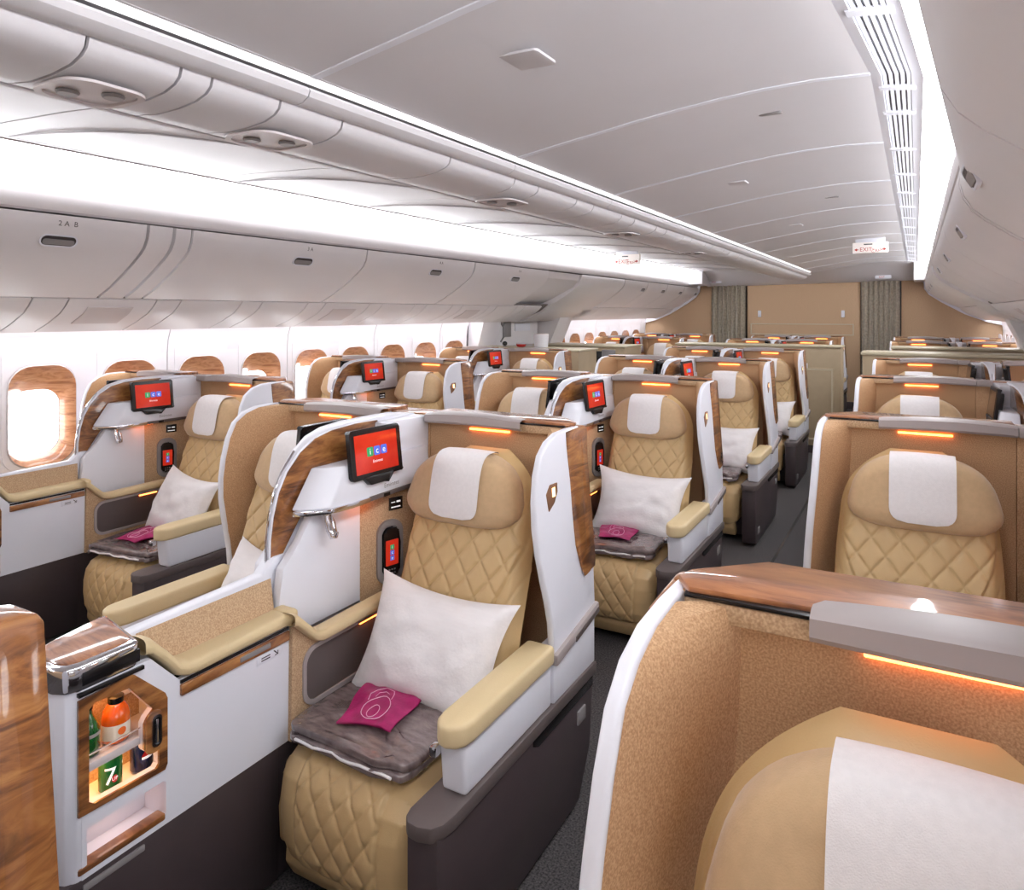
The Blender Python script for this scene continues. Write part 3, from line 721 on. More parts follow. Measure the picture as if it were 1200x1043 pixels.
# ------------------------------------------------------------------ console between the two seats of a pair
def make_console():
    r = root('seat_pair_console')
    FX = .115
    def Lk(name, mb, m, parent=None, S=1, smooth=35, warp=None):
        def cham(v):      # the far side of the console nose is cut back
            x = v.x * S
            if x < 0 and v.y < -1.05: return Vector((v.x * (1 - .55 * sstep(-1.05, -1.33, v.y)), v.y, v.z))
            return v
        mb.v = [cham(v) for v in mb.v]
        return link(name, mb, m, parent or r, S, (0, 0, 0), smooth, warp)
    def thin(v):          # the partition gets thin towards its front edge
        k = .20 + .58 * sstep(-.68, -.30, v.y)
        return Vector((v.x * k, v.y, v.z))
    side = [(-1.262, .39), (-.20, .39), (-.20, .62), (-.60, .63), (-.68, .725), (-1.03, .725), (-1.105, .81), (-1.262, .81)]
    frame_o = [(-1.272, .535), (-1.072, .528), (-1.066, .54), (-1.066, .70), (-1.072, .715), (-1.148, .793), (-1.158, .797), (-1.272, .79)]
    hole = [(-1.250, .558), (-1.238, .548), (-1.095, .542), (-1.088, .55), (-1.088, .590), (-1.12, .597), (-1.125, .605), (-1.125, .665), (-1.118, .676), (-1.102, .69), (-1.160, .768), (-1.238, .772), (-1.250, .762)]
    tray = [(-1.255, .41), (-1.072, .41), (-1.066, .416), (-1.066, .492), (-1.072, .498), (-1.255, .498)]
    # white body: front column, mid block, rear block; side skins with openings
    Lk('console_front', MB().prism([(-.112, -1.262), (-.112, -1.275), (-.09, -1.292), (-.04, -1.30), (.075, -1.30), (.10, -1.29), (.113, -1.272), (.115, -1.25), (.08, -1.25)], 'z', .39, .81, .003), WHITE)
    Lk('console_core', MB().box(-.004, .004, -1.27, -1.0, .39, .80).box(-.1, .1, -1.04, -.2, .39, .60).box(-.1, .1, -1.04, -.68, .59, .72), WHITE)
    for S in (1, -1):
        Lk('console_skin', MB().plate([side, hole, tray], 'x', .098, FX), WHITE, S=S)
        mf = Lk('minibar_frame', MB().plate([frame_o, hole], 'x', FX, FX + .006), WOODSIDE, S=S)
        Lk('minibar_ceiling', MB().prism([(-1.262, .795), (-1.155, .795), (-1.08, .70), (-1.072, .70), (-1.072, .712), (-1.15, .802), (-1.262, .802)], 'x', .004, .1), WHITE, S=S)
        Lk('minibar_floor', MB().box(.004, .1, -1.262, -1.06, .512, .524), WHITE, S=S)
        Lk('minibar_shelf', MB().box(.004, .104, -1.262, -1.06, .612, .632, .003), TRIMW, S=S)
        Lk('minibar_back', MB().box(.004, .006, -1.262, -1.06, .512, .80), CORKLIGHT, S=S)
        Lk('minibar_side', MB().box(.004, .1, -1.066, -1.058, .40, .72), WHITE, S=S)
        Lk('minibar_rail', MB().tube([(.108, -1.25, .655), (.108, -1.125, .655)], .002, 6), CHROME, S=S)
        Lk('minibar_light', MB().box(.02, .09, -1.235, -1.16, .786, .790), AMBER, S=S)
        Lk('minibar_light', MB().box(.02, .09, -1.235, -1.10, .607, .6105), AMBER, S=S)
        hb = Lk('minibar_handle', MB().prism(rrect(-1.103, .637, .020, .050, .014, 4), 'x', FX + .004, FX + .012, .003), WOODSIDE, S=S)
        Lk('chrome_latch', MB().plate([rrect(-1.100, .640, .0125, .038, .011, 4), rrect(-1.100, .640, .009, .033, .008, 4)], 'x', FX + .012, FX + .017), CHROME, hb, S)
        Lk('latch_cup', MB().prism(rrect(-1.100, .640, .010, .034, .009, 4), 'x', FX + .010, FX + .013), BLACK, hb, S)
        Lk('latch_bar', MB().box(FX + .012, FX + .018, -1.1035, -1.0965, .612, .668, .002), CHROME, hb, S)
        Lk('tray_liner', MB().box(.004, .03, -1.262, -1.06, .39, .512).box(.03, .1, -1.262, -1.06, .50, .512).box(.03, .1, -1.262, -1.06, .39, .404), WHITE, S=S)
        Lk('tray_light', MB().box(.05, .09, -1.20, -1.12, .496, .4995), TRAYL, S=S)
        Lk('tray_edge', MB().box(.085, FX + .002, -1.270, -1.068, .402, .418, .004), WOODSIDE, S=S)
        Lk('vent_slot', MB().box(FX - .003, FX + .003, -1.26, -1.12, .362, .378, .004), GREYPL, S=S)
        Lk('table_slot', MB().prism([(-1.272, .797), (-1.125, .797), (-1.125, .806), (-1.272, .806)], 'x', FX - .005, FX + .008, .001), BLACK, S=S)
        # padded leather strip that dips to the tray table lid
        P = [(-1.12, .842), (-1.10, .836), (-1.06, .79), (-1.035, .757), (-1.01, .745), (-.98, .742), (-.70, .745), (-.685, .742)]
        def pad(u, v, P=P):
            k = u * (len(P) - 1); i = min(len(P) - 2, int(k)); t = k - i
            y = P[i][0] * (1 - t) + P[i + 1][0] * t; z = P[i][1] * (1 - t) + P[i + 1][1] * t
            a = 2 * PI * v; q = .55
            cx = math.copysign(abs(math.cos(a)) ** q, math.cos(a)); sz = math.copysign(abs(math.sin(a)) ** q, math.sin(a))
            wx = .040 if .22 < u else .034
            return (.086 + wx * cx, y, z + .012 - .012 + .020 * sz)
        mb = MB().grid(pad, 28, 20); Lk('console_pad', mb, PADLEATHER, S=S, smooth=60)
        Lk('console_pad_end', MB().box(.05, .126, -.70, -.655, .728, .768, .014, 3), PADLEATHER, S=S)
        Lk('table_gap', MB().box(.08, FX + .004, -1.03, -.69, .716, .724), BLACK, S=S)
        ts = Lk('table_lid', MB().box(.09, FX + .008, -1.03, -.69, .686, .713, .002), WOODSIDE, S=S)
        Lk('table_latch', MB().box(FX + .006, FX + .011, -.86, -.76, .694, .708, .002), GREYPL, ts, S)
        pl = Lk('instruction_plate', MB().box(FX, FX + .0015, -.80, -.715, .655, .682, .0005), WHITE, S=S)
        mb = MB(); n = (S, 0, 0)
        for q in range(2): mb.box(*sorted((S * (FX + .0016), S * (FX + .0022))), -.785, -.755, .662 + q * .007, .665 + q * .007)
        mb.tube([(S * (FX + .002), -.742, .676), (S * (FX + .002), -.728, .662)], .0015, 4).tube([(S * (FX + .002), -.738, .662), (S * (FX + .002), -.728, .662), (S * (FX + .002), -.728, .672)], .0012, 4)
        link('plate_print', mb, TXTK, pl)
        # sloping speckled panel and seat side lining
        Lk('speckled_slope', MB().raw([(.058, -1.035, .758), (.058, -.69, .758), (.022, -.672, .842), (.022, -1.085, .842), (.02, -1.035, .75), (.02, -.69, .75)], [[0, 1, 2, 3], [0, 4, 5, 1], [1, 5, 2], [0, 3, 4]]), CORKLIGHT, S=S)
        # lining beside the seat: leather pad on top, grey pocket under it
        Lk('side_lining', MB().plate([[(-.69, .39), (-.20, .39), (-.20, .66), (-.60, .66), (-.685, .735)], rrect(-.44, .55, .20, .082, .045)], 'x', .112, .128), CORKLIGHT, S=S)
        pk = Lk('side_pocket', MB().plate([rrect(-.44, .55, .208, .090, .05), rrect(-.44, .55, .195, .077, .042)], 'x', .127, .133), GREYTRIM, S=S)
        Lk('pocket_liner', MB().box(.112, .119, -.66, -.22, .45, .645), POCKET, pk, S)
        Lk('pocket_light', MB().box(.119, .126, -.40, -.30, .618, .623), ORANGE, pk, S)
        P2 = [(-.700, .750), (-.685, .745), (-.645, .705), (-.61, .672), (-.585, .663), (-.56, .662), (-.33, .665), (-.26, .665)]
        def pad2(u, v, P=P2):
            k = u * (len(P) - 1); i = min(len(P) - 2, int(k)); t = k - i
            y = P[i][0] * (1 - t) + P[i + 1][0] * t; z = P[i][1] * (1 - t) + P[i + 1][1] * t
            a = 2 * PI * v; q = .5
            cx = math.copysign(abs(math.cos(a)) ** q, math.cos(a)); sz = math.copysign(abs(math.sin(a)) ** q, math.sin(a))
            return (.128 + .028 * cx, y, z + .018 * sz)
        Lk('inner_armrest', MB().grid(pad2, 28, 20), PADLEATHER, S=S, smooth=60)
        # white lower partition skin and beige dock panel turned towards the seat
        Lk('lower_partition', MB().prism([(-.60, .66), (-.20, .66), (-.05, .66), (-.05, 1.03), (-.53, 1.03), (-.60, .93), (-.66, .87), (-.68, .74), (-.655, .70)], 'x', .03, .062, .004), WHITE, S=S)
        dp = Lk('dock_panel', MB().prism([(.062, -.335), (.128, -.10), (.128, -.003), (.062, -.003)], 'z', .655, 1.02, .003), CORKLIGHT, S=S)
        nn = Vector((.235, -.066, 0)).normalized()
        M = frame((.0965, -.222, .80), nn, (0, 0, 1))
        dk = Lk('handset_dock', MB().plate([rrect(0, 0, .052, .112, .045), rrect(0, 0, .036, .092, .034)], 'z', -.004, .008, m=M).prism(rrect(0, 0, .046, .106, .045), 'z', -.004, .001, m=M), GREYPL, S=S)
        Lk('handset', MB().prism(rrect(0, .002, .030, .084, .026), 'z', .0, .016, .004, 3, m=M), BLACK, dk, S)
        sc = Lk('handset_screen', MB().prism(rrect(0, .0, .0255, .044, .002, 2), 'z', .016, .0175, m=M), REDSCREEN if S > 0 else DARKSCREEN, dk, S)
        Mw = frame(mir(M @ Vector((0, 0, .0178)), S), (nn.x * S, nn.y, 0), (0, 0, 1))
        for q, mm in enumerate((TILEG, TILEB, TILEB) if S > 0 else ()):
            link('handset_tile', MB().box(-.008, .008, .011 - q * .019, .027 - q * .019, 0, .0004, m=Mw), mm, dk)
        mb = MB()
        for q in range(3):
            add_text(mb, 'ice'[q], .016, Mw @ Matrix.Translation((0, .019 - q * .019, .0007)))
        if S > 0: link('handset_lettering', mb, TXTW, dk)
        for q in range(6): 
            Lk('handset_key', MB().box(-.014 + (q % 3) * .011, -.008 + (q % 3) * .011, -.062 - (q // 3) * .012, -.057 - (q // 3) * .012, .016, .0172, m=M), GREYPL, dk, S)
        M2 = frame((.103, -.198, .965), nn, (0, 0, 1))
        so = Lk('socket_panel', MB().box(-.028, .028, -.022, .022, 0, .004, .001, m=M2), BLACK, S=S)
        Lk('socket_label', MB().box(-.02, -.004, .004, .007, .004, .005, m=M2).box(.002, .018, .003, .009, .004, .005, m=M2).box(-.02, .018, -.014, -.010, .004, .005, m=M2), TXTW, so, S)
        # screen housing with chrome lower edge
        hs = Lk('screen_housing', MB().prism([(.03, -.60), (.075, -.575), (.118, -.52), (.13, -.44), (.13, -.03), (.03, -.03)], 'z', 1.025, 1.145, .006), WHITE, S=S, warp=lambda v: Vector((v.x if abs(v.x) < .1 else v.x * (1 - .10 * (v.z > 1.1)), v.y + (.075 if v.z > 1.1 and v.y < -.3 else 0), v.z)))
        Lk('chrome_edge', MB().prism([(.04, -.606), (.078, -.582), (.123, -.524), (.135, -.442), (.135, -.36), (.05, -.36)], 'z', 1.010, 1.027, .003), CHROME, S=S)
        Lk('brown_edge', MB().prism([(.05, -.36), (.134, -.36), (.133, -.03), (.05, -.03)], 'z', 1.012, 1.027, .002), DARKCAP, S=S)
        mb = MB(); add_text(mb, 'Emirates', .022, frame((S * .1305, -.25, 1.048), (S, 0, 0), (0, 0, 1))); link('housing_lettering', mb, TXTG, hs)
        Lk('usb_port', MB().box(.134, .137, -.295, -.265, 1.013, 1.025, .001), BLACK, S=S)
        hk = MB().box(.085, .10, -.53, -.50, 1.0, 1.014, .003).tube([(.092, -.515, 1.005), (.094, -.513, .985), (.102, -.512, .955), (.115, -.512, .935), (.128, -.512, .94), (.132, -.512, .952)], [.008, .010, .011, .010, .008, .006], 8)
        hk.tube([(.092, -.505, 1.005), (.094, -.49, .975), (.098, -.488, .945), (.1, -.488, .93)], [.006, .008, .009, .006], 8)
        Lk('coat_hook', hk, CHROME, S=S, smooth=60)
        Lk('amber_lamp', MB().box(.09, .12, -.40, -.32, 1.0095, 1.0125, .001), ORANGE, S=S)
        Lk('corner_block', MB().prism([(.03, -.235), (.088, -.225), (.10, -.0), (.03, .0)], 'z', 1.02, 1.252, .006), WHITE, S=S)
        # tablet leaning outwards on its cradle
        T = frame((.122, -.325, 1.172), Vector((1, -.05, .12)), (0, .0, 1))
        tb = Lk('tablet', MB().prism(rrect(0, 0, .118, .082, .012, 4), 'z', -.008, .008, .003, m=T), BLACK, S=S)
        Lk('display', MB().box(-.098, .098, -.064, .064, .008, .0092, m=T), REDSCREEN if S > 0 else DARKSCREEN, tb, S)
        Tw = frame(mir(T @ Vector((0, 0, .0094)), S), mir((T.to_3x3() @ Vector((0, 0, 1))), S), (0, 0, 1))
        for q, mm in enumerate((TILEG, TILEB, TILEB) if S > 0 else ()):
            link('screen_tile', MB().prism(rrect(-.032 + q * .032, .004, .014, .015, .004, 3), 'z', 0, .0006, m=Tw), mm, tb)
        mb = MB()
        for q in range(3): add_text(mb, 'ice'[q], .03, Tw @ Matrix.Translation((-.032 + q * .032, .004, .001)))
        add_text(mb, 'Emirates', .013, Tw @ Matrix.Translation((0, -.03, .0004)))
        if S > 0: link('screen_lettering', mb, TXTW, tb)
        Lk('tablet_cradle', MB().prism([(-.07, -.075), (.07, -.075), (.04, -.105), (-.04, -.105)], 'z', -.012, .012, .004, m=T).prism(rrect(0, 0, .08, .06, .02), 'z', -.03, -.008, m=T), BLACK, tb, S)
        # wood inlay on the partition
        Lk('partition_veneer', MB().prism([(-.22, 1.258), (-.33, 1.260), (-.43, 1.252), (-.497, 1.234), (-.553, 1.198), (-.601, 1.144), (-.631, 1.087), (-.650, 1.02), (-.660, .95), (-.662, .872), (-.64, .866), (-.60, .925), (-.56, .985), (-.53, 1.03), (-.22, 1.03)], 'x', .046, .054, .002), WOODSIDE, S=S, warp=thin)
    part = [(-.002, 1.256), (-.15, 1.266), (-.33, 1.266), (-.43, 1.258), (-.50, 1.24), (-.558, 1.203), (-.607, 1.148), (-.637, 1.09), (-.656, 1.02), (-.666, .95), (-.668, .86), (-.68, .74), (-.002, .64)]
    Lk('shelf_bridge', MB().box(-.104, .104, .001, .10, .4, 1.226, .002).box(-.104, .104, .024, .12, 1.22, 1.2485, .002), CORK)
    Lk('bridge_top', MB().box(-.104, .104, .024, .13, 1.249, 1.2525, .001), WOODTOP)
    Lk('partition', MB().prism(part, 'x', -.047, .047, .006, 3), WHITE, warp=thin)
    Lk('partition_chrome', MB().tube([(0, y - .004, z) for y, z in part[5:11]], .004, 8), CHROME)
    Lk('spine', MB().prism([(-1.12, .81), (-1.10, .848), (-.70, .86), (-.66, .90), (-.60, .90), (-.60, .70), (-1.12, .70)], 'x', -.022, .022, .006), WHITE)
    capp = [(.112, -1.13), (.121, -1.15), (.121, -1.27), (.112, -1.295), (.08, -1.308), (.03, -1.308), (-.03, -1.30), (-.09, -1.275), (-.108, -1.24), (-.108, -1.10), (-.10, -1.085)]
    cp = Lk('cocktail_cap', MB().prism(capp, 'z', .808, .868, .010, 3), CHROME)
    ins = [(x * .84, -1.20 + (y + 1.20) * .86) for x, y in capp]
    Lk('cap_veneer', MB().prism(ins, 'z', .865, .8705, .001), WOODTOP, cp)
    Lk('cap_band', MB().box(.02, .1225, -1.265, -1.135, .82, .85, .002), BLACK, cp)
    Lk('kick_base', MB().box(-.112, .112, -1.30, -.72, .01, .392, .006).box(-.108, .108, -.735, .15, .01, .392, .004), DARK)
    return r
console = make_console()
index_children()

PAIRX = {'left': -2.138, 'centre': 0.0, 'right': 2.138}
ROWC = [.317, 2.147, 3.977, 5.807, 7.637, 10.45, 12.2]
ROWE = [.964, 2.794, 4.624, 6.454, 10.6, 12.35]
used = {'R': False, 'L': False, 'C': False}
def put(kind, x, y, label, cat, group):
    proto = {'R': seatR, 'L': seatL, 'C': console}[kind]
    if used[kind]: o = copy_tree(proto)
    else: o = proto; used[kind] = True
    o.location = (x, y, 0); tag(o, label, cat, group)
    return o
NAME = ['front', 'nearest full', 'second', 'third', 'fourth', 'first rear-cabin', 'last rear-cabin']
def seat(pair, s, y, label):
    return put('R' if s > 0 else 'L', PAIRX[pair] + s * SX, y, label, 'seat', 'cream quilted business seats')
todo = []
def seat_later(*a): todo.append(('s', a))
# centre pairs
cn = ['foreground', 'second row', 'third row', 'fourth row', 'first row beyond the galley cabinet', 'last row beyond the galley cabinet']
for i, y in enumerate(ROWC[1:]):
    far = i >= 4
    if i == 0: lr = 'large cream quilted seat in the foreground with pillow, packed blanket and pink pouch'; ll = 'cream quilted seat behind the foreground tablet partition, its left wing lining facing us'
    elif i == 1: lr = 'cream quilted seat with pillow and pink pouch directly behind the foreground centre seat'; ll = 'cream quilted seat left of the second tablet partition, just behind the foreground pair'
    elif i == 2: lr = 'cream quilted aisle seat third from the front in the centre block, pillow on it'; ll = 'left seat of the third centre pair, only white covered headrest top showing'
    elif i == 3: lr = 'centre aisle seat right in front of the beige galley cabinet'; ll = 'left seat of the centre pair in front of the galley cabinet'
    else: lr = 'far right seat of the centre pair, %s' % cn[i]; ll = 'far left seat of the centre pair, %s' % cn[i]
    seat('centre', 1, y, lr); seat('centre', -1, y, ll)
    put('C', 0, y, 'white and walnut console with tablets between the centre seats, %s' % cn[i], 'console', 'white and walnut consoles between paired seats')
# window pairs, left side
ln = ['foreground', 'second row', 'third row', 'row just beyond the exit door', 'last row before the bulkhead']
for i, y in enumerate([ROWE[1], ROWE[2], ROWE[3], ROWE[4], ROWE[5]]):
    seat('left', 1, y, 'aisle seat of the left window pair, %s' % (ln[i] if i else 'foreground, holding pillow and pink pouch'))
    seat('left', -1, y, 'window seat of the left window pair, %s' % ln[i])
    put('C', PAIRX['left'] - .075, y, 'white and walnut console of the left window pair, %s' % ln[i], 'console', 'white and walnut consoles between paired seats')
rn = ['nearest whole seat, just behind the wooden shell top', 'second whole row', 'third whole row', 'row beyond the right galley counter', 'last row before the bulkhead']
seat('right', -1, ROWE[0], 'closest seat at lower right, wood topped shell and large white headrest cover seen from above')
for i, y in enumerate([ROWE[1], ROWE[2], ROWE[3], ROWE[4], ROWE[5]]):
    seat('right', -1, y, 'aisle seat of the right window pair, %s' % rn[i])
    seat('right', 1, y, 'window seat of the right window pair, %s' % (rn[i] if i else 'mostly cut off by the right image edge'))
    put('C', PAIRX['right'] + .075, y, 'white and walnut console of the right window pair, %s' % (rn[i] if i else 'cut off by the right image edge'), 'console', 'white and walnut consoles between paired seats')

d0 = seat('centre', 1, ROWC[0] + .105, 'foremost centre seat, only its glossy walnut shell side showing at lower left edge')
for ch in d0.children:
    if ch.name.startswith(('top_veneer', 'back_shell')): ch.scale.y = .58      # the front row has a shallower shell
def infill(c, d):      # the window consoles stand a little further from their aisle seats: a short shelf closes the gap
    x0, x1 = (.105, .181) if d > 0 else (-.181, -.105)
    link('bridge_infill', MB().box(x0, x1, .001, .10, .4, 1.226, .002).box(x0, x1, .024, .12, 1.22, 1.2485, .002), CORK, c)
    link('infill_top', MB().box(x0, x1, .024, .13, 1.249, 1.2525, .001), WOODTOP, c)
    a, b = (.101, .179) if d > 0 else (-.179, -.101)
    link('infill_lip', MB().box(a, b, -.037, .019, 1.229, 1.262, .003), GREYTRIM, c)
for o in list(bpy.data.objects):
    if o.name.startswith('seat_pair_console') and not o.parent and abs(o.location.x) > 1: infill(o, 1 if o.location.x < 0 else -1)
    if o.name.startswith('business_seat') and abs(o.location.x) > 2.2:
        o.scale.x = .90; o.location.x = 2.578 if o.location.x > 0 else -2.578

# ------------------------------------------------------------------ loose things on the seats
def pillow_mesh(seed, hw=.262, hh=.185, th=.08):
    random.seed(seed); o = random.random() * 50
    mb = MB()
    def g(u, v, sg):
        a, b = 2 * u - 1, 2 * v - 1
        x = a * hw * (1 - .10 * (1 - b * b) ** 1 * abs(a) ** 3 * 0.9); z = b * hh * (1 - .16 * (1 - a * a))
        x = x * (1 - .07 * (1 - abs(b) ** 2) * abs(a))
        t = th * ((1 - abs(a) ** 3) * (1 - abs(b) ** 3)) ** .6
        w = .010 * noise.noise(Vector((a * 2.2 + o, b * 2.5, sg))) * (1 - max(abs(a), abs(b)) ** 6) + .007 * noise.noise(Vector((a * 5 + o, b * 3.5, 3))) * (1 - max(abs(a), abs(b)) ** 8)
        return (x, -sg * t + w, z)
    mb.grid(lambda u, v: g(u, v, 1), 36, 28)
    mb.grid(lambda u, v: g(1 - u, v, -.5), 36, 28)
    return mb
def pillow(pair, s, y, label, tilt=.42, yaw=.06, dx=0.0):
    p = link('pillow', pillow_mesh(int(y * 10)), PILLOW, smooth=80)
    p.location = (PAIRX[pair] + s * (SX + .01) + dx + .02, y - .40, .605); p.rotation_euler = (-tilt, .05 * s, yaw)
    tag(p, label, 'pillow', 'white pillows on seats'); return p
def blanket(pair, s, y, label, rz=.08):
    def f(p, x, yy, z):
        n = .010 * noise.noise(Vector((x * 3, yy * 3, y))) + .006 * noise.noise(Vector((x * 9, yy * 9, y)))
        return p + Vector((n, n, n + .008 * (1 - x * x)))
    b = root('packed_blanket')
    link('upper_fold', MB().ell((0, .002, .012), (.222, .178, .014), 8, 80, 24, f), BLANKET, b, smooth=80)
    link('lower_fold', MB().ell((0, -.004, -.012), (.218, .180, .013), 8, 80, 24, f), BLANKET, b, smooth=80)
    link('film_seam', MB().tube([(-.165 + .035 * k, -.186 - .004 * math.sin(k * 1.3), -.002 + .003 * math.sin(k * 2.1)) for k in range(11)], .004, 6), PILLOW, b, smooth=80)
    b.location = (PAIRX[pair] + s * SX - s * .015, y - .56, .450); b.rotation_euler = (0, 0, rz)
    tag(b, label, 'blanket', 'grey blankets in clear wrap'); return b
def pouch(pair, s, y, label, rz=.35):
    r = root('amenity_pouch', (PAIRX[pair] + s * SX - .03, y - .54, .500), rz + PI / 2)
    def H(a, b): return .008 * noise.noise(Vector((a * 2.5, b * 2.5, y))) + .012 * (1 - a * a) * (1 - b * b)
    def g(u, v, sg):
        a, b = 2 * u - 1, 2 * v - 1
        return (a * .138 * (1 - .08 * math.cos(b * 2)), b * .092 * (1 + .12 * math.sin(a * 3 + 1)), H(a, b) if sg > 0 else -.003 + .3 * H(a, b))
    mb = MB().grid(lambda u, v: g(u, v, 1), 24, 16).grid(lambda u, v: g(1 - u, v, -1), 24, 16)
    link('pouch_body', mb, PINK, r, smooth=60)
    def T(pts):
        return [(x * 1.17, yy * 1.3, H(x / .118, yy / .07) + .0025) for x, yy in pts]
    pr = MB().tube(T([(-.055 + .042 * math.cos(a * .3), .0 + .03 * math.sin(a * .3)) for a in range(22)]), .0013, 4)
    pr.tube(T([(-.07 + .022 * math.cos(a * .35), .0 + .012 * math.sin(a * .35)) for a in range(19)]), .0011, 4)
    pr.tube(T([(-.03, .03), (-.005, .035), (.02, .03), (.03, .01), (.02, -.012), (.0, -.02), (-.02, -.022)]), .0012, 4)
    pr.tube(T([(-.012, .02), (.008, .02), (.014, .005), (.0, -.008)]), .001, 4)
    for q in range(3): pr.tube(T([(.045, -.03 + q * .008), (.085, -.03 + q * .008)]), .0008, 4)
    for q in range(4): pr.tube(T([(.07 + q * .009, .03), (.073 + q * .009, .022), (.077 + q * .009, .03)]), .001, 4)
    link('pouch_print', pr, PINKLINE, r)
    tag(r, label, 'pouch', 'magenta amenity pouches'); return r
pillow('centre', 1, ROWC[1], 'large white pillow leaning on the foreground centre seat', tilt=.45, yaw=.02)
blanket('centre', 1, ROWC[1], 'grey blanket in clear wrap on the foreground centre seat', rz=-.02)
pouch('centre', 1, ROWC[1], 'magenta pouch with pale line print on the foreground blanket', rz=.25)
pillow('centre', -1, ROWC[1], 'white pillow half hidden behind the foreground walnut partition', tilt=.35, yaw=-.25, dx=.02)
for i, nm in ((2, 'seat directly behind the foreground centre seat'), (3, 'third aisle seat of the centre block'), (4, 'aisle seat before the galley cabinet')):
    pillow('centre', 1, ROWC[i], 'white pillow on the ' + nm); blanket('centre', 1, ROWC[i], 'grey wrapped blanket on the ' + nm); pouch('centre', 1, ROWC[i], 'magenta pouch on the ' + nm, rz=.1 * i)
pillow('left', 1, ROWE[1], 'white pillow on the left window pair aisle seat', yaw=-.15)
blanket('left', 1, ROWE[1], 'grey wrapped blanket on the left window pair aisle seat')
pouch('left', 1, ROWE[1], 'magenta pouch on the left window pair aisle seat', rz=.1)

# ------------------------------------------------------------------ drinks in the minibars
def bend_text(mb, s, size, c, r, z, ang0):       # letters wrapped round a can
    v, f = text2d(s, size)
    bm = bmesh.new(); V = [bm.verts.new(p) for p in v]
    for q in f:
        try: bm.faces.new([V[i] for i in q])
        except ValueError: pass
    bmesh.ops.triangulate(bm, faces=bm.faces[:]); bmesh.ops.subdivide_edges(bm, edges=bm.edges[:], cuts=3, use_grid_fill=True)
    bm.verts.index_update(); v = [w.co.copy() for w in bm.verts]; f = [[w.index for w in q.verts] for q in bm.faces]; bm.free()
    mb.raw([(c[0] + r * math.cos(ang0 + p.x / r), c[1] + r * math.sin(ang0 + p.x / r), z + p.y) for p in v], f)
def can(x, y, z, m, label, spot):
    r = root('drink_can', (x, y, z)); tag(r, label, 'can')
    link('can_body', MB().lathe([(.020, 0), (.0245, .006), (.0245, .078), (.021, .086)], (0, 0, 0), 28), m, r)
    link('can_lid', MB().lathe([(.021, .0855), (.0215, .089), (.0195, .089), (.0185, .085), (.0, .085)], (0, 0, 0), 28), CANTOP, r)
    link('pull_tab', MB().prism(rrect(.002, 0, .009, .005, .004, 3), 'z', .0855, .0875), CANTOP, r)
    if spot == '7':
        mb = MB(); bend_text(mb, '7', .055, (0, 0), .0248, .040, -.55); bend_text(mb, '7', .055, (0, 0), .0248, .040, 1.2); link('can_numeral', mb, TXTW, r)
        mb = MB(); mb.grid(lambda u, v: ((.0252) * math.cos(-.15 + .26 * (v) * math.cos(u * 2 * PI)), (.0252) * math.sin(-.15 + .26 * v * math.cos(u * 2 * PI)), .034 + .0085 * v * math.sin(u * 2 * PI)), 18, 3, closeu=True); link('can_spot', mb, REDP, r)
        mb = MB(); bend_text(mb, 'UP', .011, (0, 0), .0255, .034, -.15); link('can_word', mb, TXTW, r)
    else:
        for k, (mm, z0, z1) in enumerate(((REDP, .04, .054), (TXTW, .034, .04), (CANBLUE, .022, .034))):
            mb = MB(); mb.grid(lambda u, v: (.0250 * math.cos(.1 + (u - .5) * 1.2 * math.sqrt(max(.02, 1 - ((z0 + (z1 - z0) * v - .038) / .0175) ** 2))), .0250 * math.sin(.1 + (u - .5) * 1.2 * math.sqrt(max(.02, 1 - ((z0 + (z1 - z0) * v - .038) / .0175) ** 2))), z0 + (z1 - z0) * v), 10, 5); link('can_emblem', mb, mm, r)
def juice(x, y, z):
    r = root('juice_bottle', (x, y, z)); tag(r, 'round orange juice bottle with pale label on the minibar shelf', 'bottle')
    link('bottle_body', MB().lathe([(.024, 0), (.030, .006), (.030, .058), (.026, .074), (.018, .086), (.0155, .09)], (0, 0, 0), 28), JUICE, r, smooth=60)
    link('bottle_cap', MB().lathe([(.0165, .089), (.017, .092), (.017, .103), (.014, .105)], (0, 0, 0), 24), BLACK, r)
    link('bottle_label', MB().grid(lambda u, v: (.0305 * math.cos(u * 2 * PI), .0305 * math.sin(u * 2 * PI), .012 + .034 * v), 28, 1, closeu=True), PAPER, r, smooth=60)
    mb = MB(); mb.grid(lambda u, v: (.031 * math.cos(-.1 + .3 * v * math.cos(u * 2 * PI)), .031 * math.sin(-.1 + .3 * v * math.cos(u * 2 * PI)), .031 + .009 * v * math.sin(u * 2 * PI)), 18, 3, closeu=True); link('label_fruit', mb, ORSPOT, r)
def green_bottle(x, y, z):
    r = root('water_bottle', (x, y, z)); tag(r, 'green glass bottle at the left of the minibar shelf', 'bottle')
    link('bottle_body', MB().lathe([(.02, 0), (.0235, .005), (.0235, .055), (.018, .075), (.009, .092), (.008, .104)], (0, 0, 0), 24), GREENGLASS, r, smooth=60)
    link('bottle_cap', MB().lathe([(.0095, .103), (.0095, .112), (.008, .113)], (0, 0, 0), 18), BLACK, r)
    link('bottle_label', MB().grid(lambda u, v: (.0240 * math.cos(u * 2 * PI), .024 * math.sin(u * 2 * PI), .045 + .008 * v), 24, 1, closeu=True), TXTG, r)
yc = ROWC[1]
green_bottle(.066, yc - 1.222, .632)
juice(.064, yc - 1.158, .632)
can(.066, yc - 1.172, .524, CANGREEN, 'green soft drink can with a white 7 in the lower minibar', '7')
can(.060, yc - 1.094, .524, CANBLUE, 'navy soft drink can with a red emblem in the foreground minibar', 'b')
can(PAIRX['left'] - .075 + .064, ROWE[1] - 1.115, .524, CANBLUE, 'navy soft drink can in the left window console minibar', 'b')

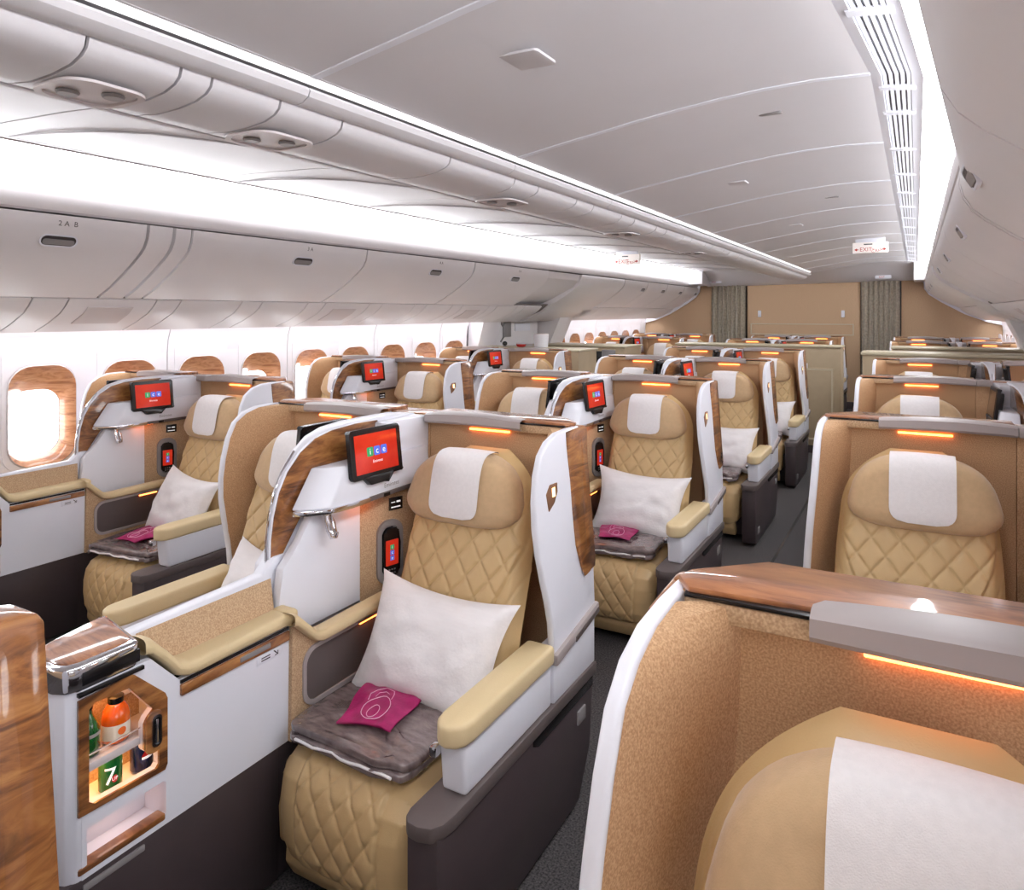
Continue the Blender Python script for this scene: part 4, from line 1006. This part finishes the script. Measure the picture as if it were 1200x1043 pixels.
# ------------------------------------------------------------------ galley cabinets by the doors
def cabinet(x0, x1, y0, y1, h, label, panels, cap_h=.02, kick=.09):
    cx, cy = (x0 + x1) / 2, (y0 + y1) / 2
    r = root('galley_cabinet', (cx, cy, 0)); tag(r, label, 'cabinet'); o3 = (cx, cy, 0)
    link('carcass', MB().box(x0, x1, y0, y1, kick, h, .008), GALLEY, r, off=o3)
    link('kickboard', MB().box(x0 + .02, x1 - .02, y0 + .02, y1 - .02, 0, kick + .01), DARK, r, off=o3)
    link('worktop', MB().box(x0 - .015, x1 + .015, y0 - .015, y1 + .015, h, h + cap_h, .006), GALLEYTRIM, r, off=o3)
    for (a, b, z0, z1) in panels:
        d = link('door', MB().box(a, b, y0 - .014, y0, z0, z1, .004), GALLEY, r, off=o3)
        link('door_trim', MB().plate([[(a + .01, z0 + .01), (b - .01, z0 + .01), (b - .01, z1 - .01), (a + .01, z1 - .01)], [(a + .03, z0 + .03), (b - .03, z0 + .03), (b - .03, z1 - .03), (a + .03, z1 - .03)]], 'y', y0 - .019, y0 - .013), GALLEYTRIM, d, off=o3)
        link('latch', MB().box((a + b) / 2 - .015, (a + b) / 2 + .015, y0 - .024, y0 - .013, z1 - .01, z1 + .05, .004), WHITE, d, off=o3)
    return r
cabinet(-.97, .97, 8.70, 9.07, 1.235, 'wide beige galley cabinet between the aisles behind the fourth centre row', [(-.9, -.3, .15, 1.0), (-.28, .28, .15, 1.0), (.30, .90, .15, 1.0)])
cabinet(-2.80, -1.43, 6.74, 7.22, 1.225, 'beige cabinet at left behind the third window row', [(-2.7, -2.1, .15, 1.05), (-2.05, -1.5, .15, 1.05)])
cb = cabinet(-2.80, -1.50, 8.25, 8.85, 1.20, 'beige cabinet with a dark monitor opening beyond the left exit door', [(-2.75, -2.35, .15, 1.0)])
link('monitor_recess', MB().box(-2.1, -1.80, 8.225, 8.25, .80, 1.15, .006), BLACK, cb, off=(-2.15, 8.55, 0))
link('monitor_surround', MB().box(-1.80, -1.62, 8.22, 8.25, .75, 1.17, .006), GREYPL, cb, off=(-2.15, 8.55, 0))
cabinet(1.27, 2.80, 7.55, 7.95, 1.225, 'beige counter cabinet at right behind the third window row', [(1.35, 2.0, .15, 1.05), (2.05, 2.7, .15, 1.05)], .03)
cabinet(1.50, 2.80, 8.75, 9.2, 1.235, 'second beige cabinet at right beyond the cross aisle', [(1.6, 2.2, .15, 1.05)])
# items standing on the left cabinet
j = root('ice_bucket', (-2.02, 7.0, 1.245)); tag(j, 'pale tall bucket standing on the left galley cabinet', 'bucket')
link('bucket_body', MB().lathe([(.07, 0), (.078, .01), (.085, .13), (.088, .15), (.082, .152)], (0, 0, 0), 24), WHITE, j)
link('bucket_lid', MB().lathe([(.082, .152), (.08, .158), (.02, .162)], (0, 0, 0), 24), TRIMW, j)
j = root('paper_cup_stack', (-2.28, 7.0, 1.245)); tag(j, 'low red and white dish beside the pale bucket', 'dish')
link('dish', MB().lathe([(.03, 0), (.05, .01), (.06, .035), (.055, .036)], (0, 0, 0), 20), REDP, j); link('dish_rim', MB().lathe([(.058, .034), (.062, .036), (.062, .045), (.05, .05)], (0, 0, 0), 20), WHITE, j)
j = root('desk_knob', (-2.5, 7.0, 1.245)); tag(j, 'small dark round object on the left galley cabinet', 'knob')
link('knob_base', MB().lathe([(.02, 0), (.02, .012), (.012, .016)], (0, 0, 0), 16), GREYPL, j)
link('knob_head', MB().ell((0, 0, .038), (.03, .03, .026), 2, 16, 10), BLACK, j)
